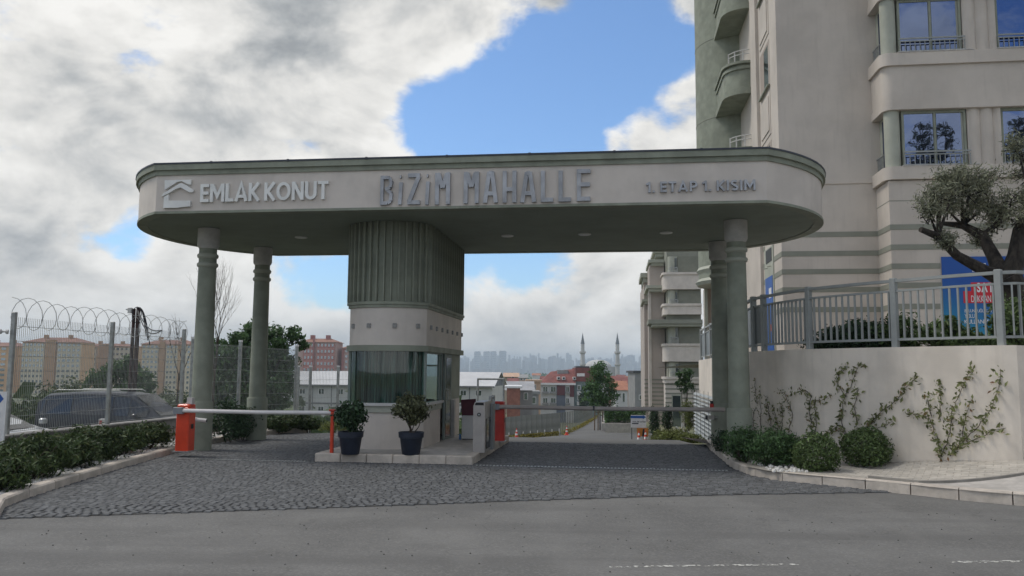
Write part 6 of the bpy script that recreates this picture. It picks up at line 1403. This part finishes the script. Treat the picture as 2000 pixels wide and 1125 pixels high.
house('far white cottage with orange roof beyond the trees', 1040, 1056, 733, 729, 620, hw_, tile_, [])
house('low ochre house between prefab gable and grey shed', 994, 1010, 746, 739, 180, mat('house_ochre', (.42, .30, .16), .85, .1, .5), hr, [(1000, 1003, 747, 751)])
b_ = hx(1140, 800, 172); bush('columnar_cypress', 'dark cypress in front of the teal wing of the town house', (b_[0], 172, float(b_[2])-1), 1.0, 1.0, float(hx(1140, 762, 172)[2]-b_[2])+1, leaf_dark, 1200, .25, 690, None, 'tree', .35)
# mosque
Y = 450.0; mq = thing('mosque', 'pale mosque with two slender pointed minarets on the horizon', 'mosque', (float(hx(1172, 700, Y)[0]), Y, -16), 0); Xm = lambda u: float(hx(u, 700, Y)[0]-hx(1172, 700, Y)[0]); Zm = lambda v: float(hx(1172, v, Y)[2])+16
mst = mat('mosque_stone', (.46, .46, .45), .8, .05, .2); mld = mat('lead_roof', (.17, .19, .21), .6, .06, .2)
B(mq, 'hall', mst, Xm(1143), Xm(1203), 2, 18, 0, Zm(716)); MB().lathe([(7.5, Zm(716)), (7.2, Zm(712)), (5.5, Zm(706)), (3, Zm(703)), (0, Zm(702))], 0, 10, 24).build('dome', mst, mq, True)
for u, vt in ((1138, 650), (1206, 649)):
    x = Xm(u); e = MB().lathe([(1.25, 0), (1.2, Zm(712)), (1.1, Zm(690))], x, 0, 14).build('minaret', mst, mq, True)
    MB().lathe([(1.1, Zm(692)), (1.75, Zm(689.5)), (1.75, Zm(686.5)), (1.05, Zm(686.4))], x, 0, 14).build('gallery', mst, e, True); MB().lathe([(1.05, Zm(688)), (1.0, Zm(672))], x, 0, 14).build('upper_shaft', mst, e, True)
    MB().lathe([(1.15, Zm(672)), (.5, Zm(660)), (.03, Zm(vt))], x, 0, 14).build('spire', mld, e, True)
    MB().lathe([(1.2, Zm(715)), (1.75, Zm(713)), (1.75, Zm(710.5)), (1.1, Zm(710.4))], x, 0, 14).build('gallery', mst, e, True)
# ------------------------------------------------------------------ skyline
cm = mat('city_concrete', (.36, .36, .36), .85, .1, .01, island=.25); rg = np.random.default_rng(2024)
YC = 4000.0
def tower(u0, u1, vt, y, label, group):
    a = depth_at(u0, vt, y); b = depth_at(u1, vt, y); s, t = st(a); zb = zg(s, t)-5; r = thing('tower_block', label, 'building', (float(a[0]), y, zb), 0, group); W_ = float(b[0]-a[0]); H_ = float(a[2])-zb
    B(r, 'body', cm, 0, W_, 0, 24, 0, H_-4); B(r, 'crown', cm, W_*.06, W_*.94, 2, 22, H_-4, H_)
    for z in np.arange(8, H_-6, 9.0): B(r, 'floor_band', glass_f, W_*.08, W_*.92, -.6, -.05, z, z+3.2)
for u0, u1, vt, wd in ((926, 939, 686, 'first from the gatehouse'), (944, 957, 686, 'second from the gatehouse'), (957.5, 970, 686, 'third from the gatehouse'), (975, 989, 685, 'fourth from the gatehouse, standing apart')): tower(u0, u1, vt, YC, 'tall hazy skyline tower, '+wd, 'four tall skyline towers')
mb = MB()
def cbx(u, wpx, vt, y):
    a = depth_at(u, vt, y); s, t = st(a); zb = zg(s, t)-6; w2 = wpx*y/FPX
    if a[2] > zb+3: mb.box(a[0], a[0]+w2, y, y+w2*.9, zb, a[2])
for k in range(420):
    u = rg.uniform(890, 1290); y = rg.uniform(3800, 5000); base = 716-(y-3800)/1200*14
    hump = 9*exp(-((u-1070)/45)**2)+4*exp(-((u-960)/60)**2)+5*exp(-((u-1240)/40)**2)
    cbx(u, rg.uniform(2, 6.5), base-rg.random()**1.6*(9+hump), y)
for k in range(260): u = rg.uniform(-60, 890); cbx(u, rg.uniform(3, 8), 712-rg.random()**2*14, rg.uniform(3800, 5000))
for k in range(200): u = rg.uniform(890, 1290); cbx(u, rg.uniform(3, 9), 724-rg.random()*5, rg.uniform(3300, 3800))
o = mb.build('far_city', cm); tag(o, 'hazy far city of countless pale blocks along the horizon', 'city', kind='stuff')
LP = []
for k in range(2600): u = rg.uniform(-100, 1400); y = rg.uniform(700, 1500); P = depth_at(u, 728, y); s, t = st(P); LP.append((P[0], P[1], zg(s, t)+rg.random()*5))
o = put('far_woodland', leaf_mesh('far_woodland', leaf_mid, np.array(LP), 5.0, rg, .6)); tag(o, 'dark strip of far trees below the hazy city', 'woodland', kind='stuff')
# ------------------------------------------------------------------ conifers across the street, mirrored in the tower windows
def conifer(label, s, t, h, seed):
    rg = np.random.default_rng(seed); r = thing('conifer_tree', label, 'tree', wp(s, t, -.05), 0, 'conifers mirrored in the tower windows'); mb = MB(); LP = []
    mb.tube([(0, 0, 0), (.05, 0, h*.5), (0, .03, h)], .17, 8, .015); z = 1.5
    while z < h-.2:
        f = 1-z/h; n = 5
        for k in range(n):
            a = rg.random()*6.28; ln = (.35+2.6*f)*(.6+.6*rg.random()); e = np.array((cos(a)*ln, sin(a)*ln, z+ln*.18)); c = np.array((0, 0, z))
            mb.tube([tuple(c), tuple((c+e)/2+np.array((0, 0, ln*.12))), tuple(e)], .025, 4, .006)
            for q in range(int(26*ln)+6): w_ = .25+.75*rg.random(); LP.append(c+(e-c)*w_+np.array((0, 0, ln*.1))+rg.normal(size=3)*.09)
        z += .42
    mb.build('trunk', bark, r); put('crown', leaf_mesh('crown', leaf_dark, np.array(LP), .12, rg, .3), r)
TPANE = TB+.1
for u, v, T_, wd in ((1800, 232, 4.0, 'left'), (1842, 236, 2.5, 'right'), (1988, 222, 4.5, 'last')):
    s_, z_ = on_t(u, v, 2*TPANE-T_)
    conifer('tall conifer mirrored %s' % {'left': 'in the left pane of the lower corner window', 'right': 'in the right pane of the lower corner window', 'last': 'in the lower window at the picture edge'}[wd], s_, T_, z_, int(u))
# ------------------------------------------------------------------ haze
hzm = bpy.data.materials.new('haze_air'); hzm.use_nodes = True; t = hzm.node_tree; t.nodes.remove(t.nodes['Principled BSDF'])
pvn = N(t, 'ShaderNodeVolumePrincipled'); pvn.inputs['Color'].default_value = (.74, .88, 1.0, 1); pvn.inputs['Density'].default_value = .0003; pvn.inputs['Anisotropy'].default_value = .0
L(t, pvn.outputs[0], t.nodes['Material Output'].inputs['Volume'])
hz = MB().box(-7200, 7200, -900, 7400, -60, 130).build('haze', hzm); tag(hz, 'pale blue haze over the distance', 'haze', kind='stuff')
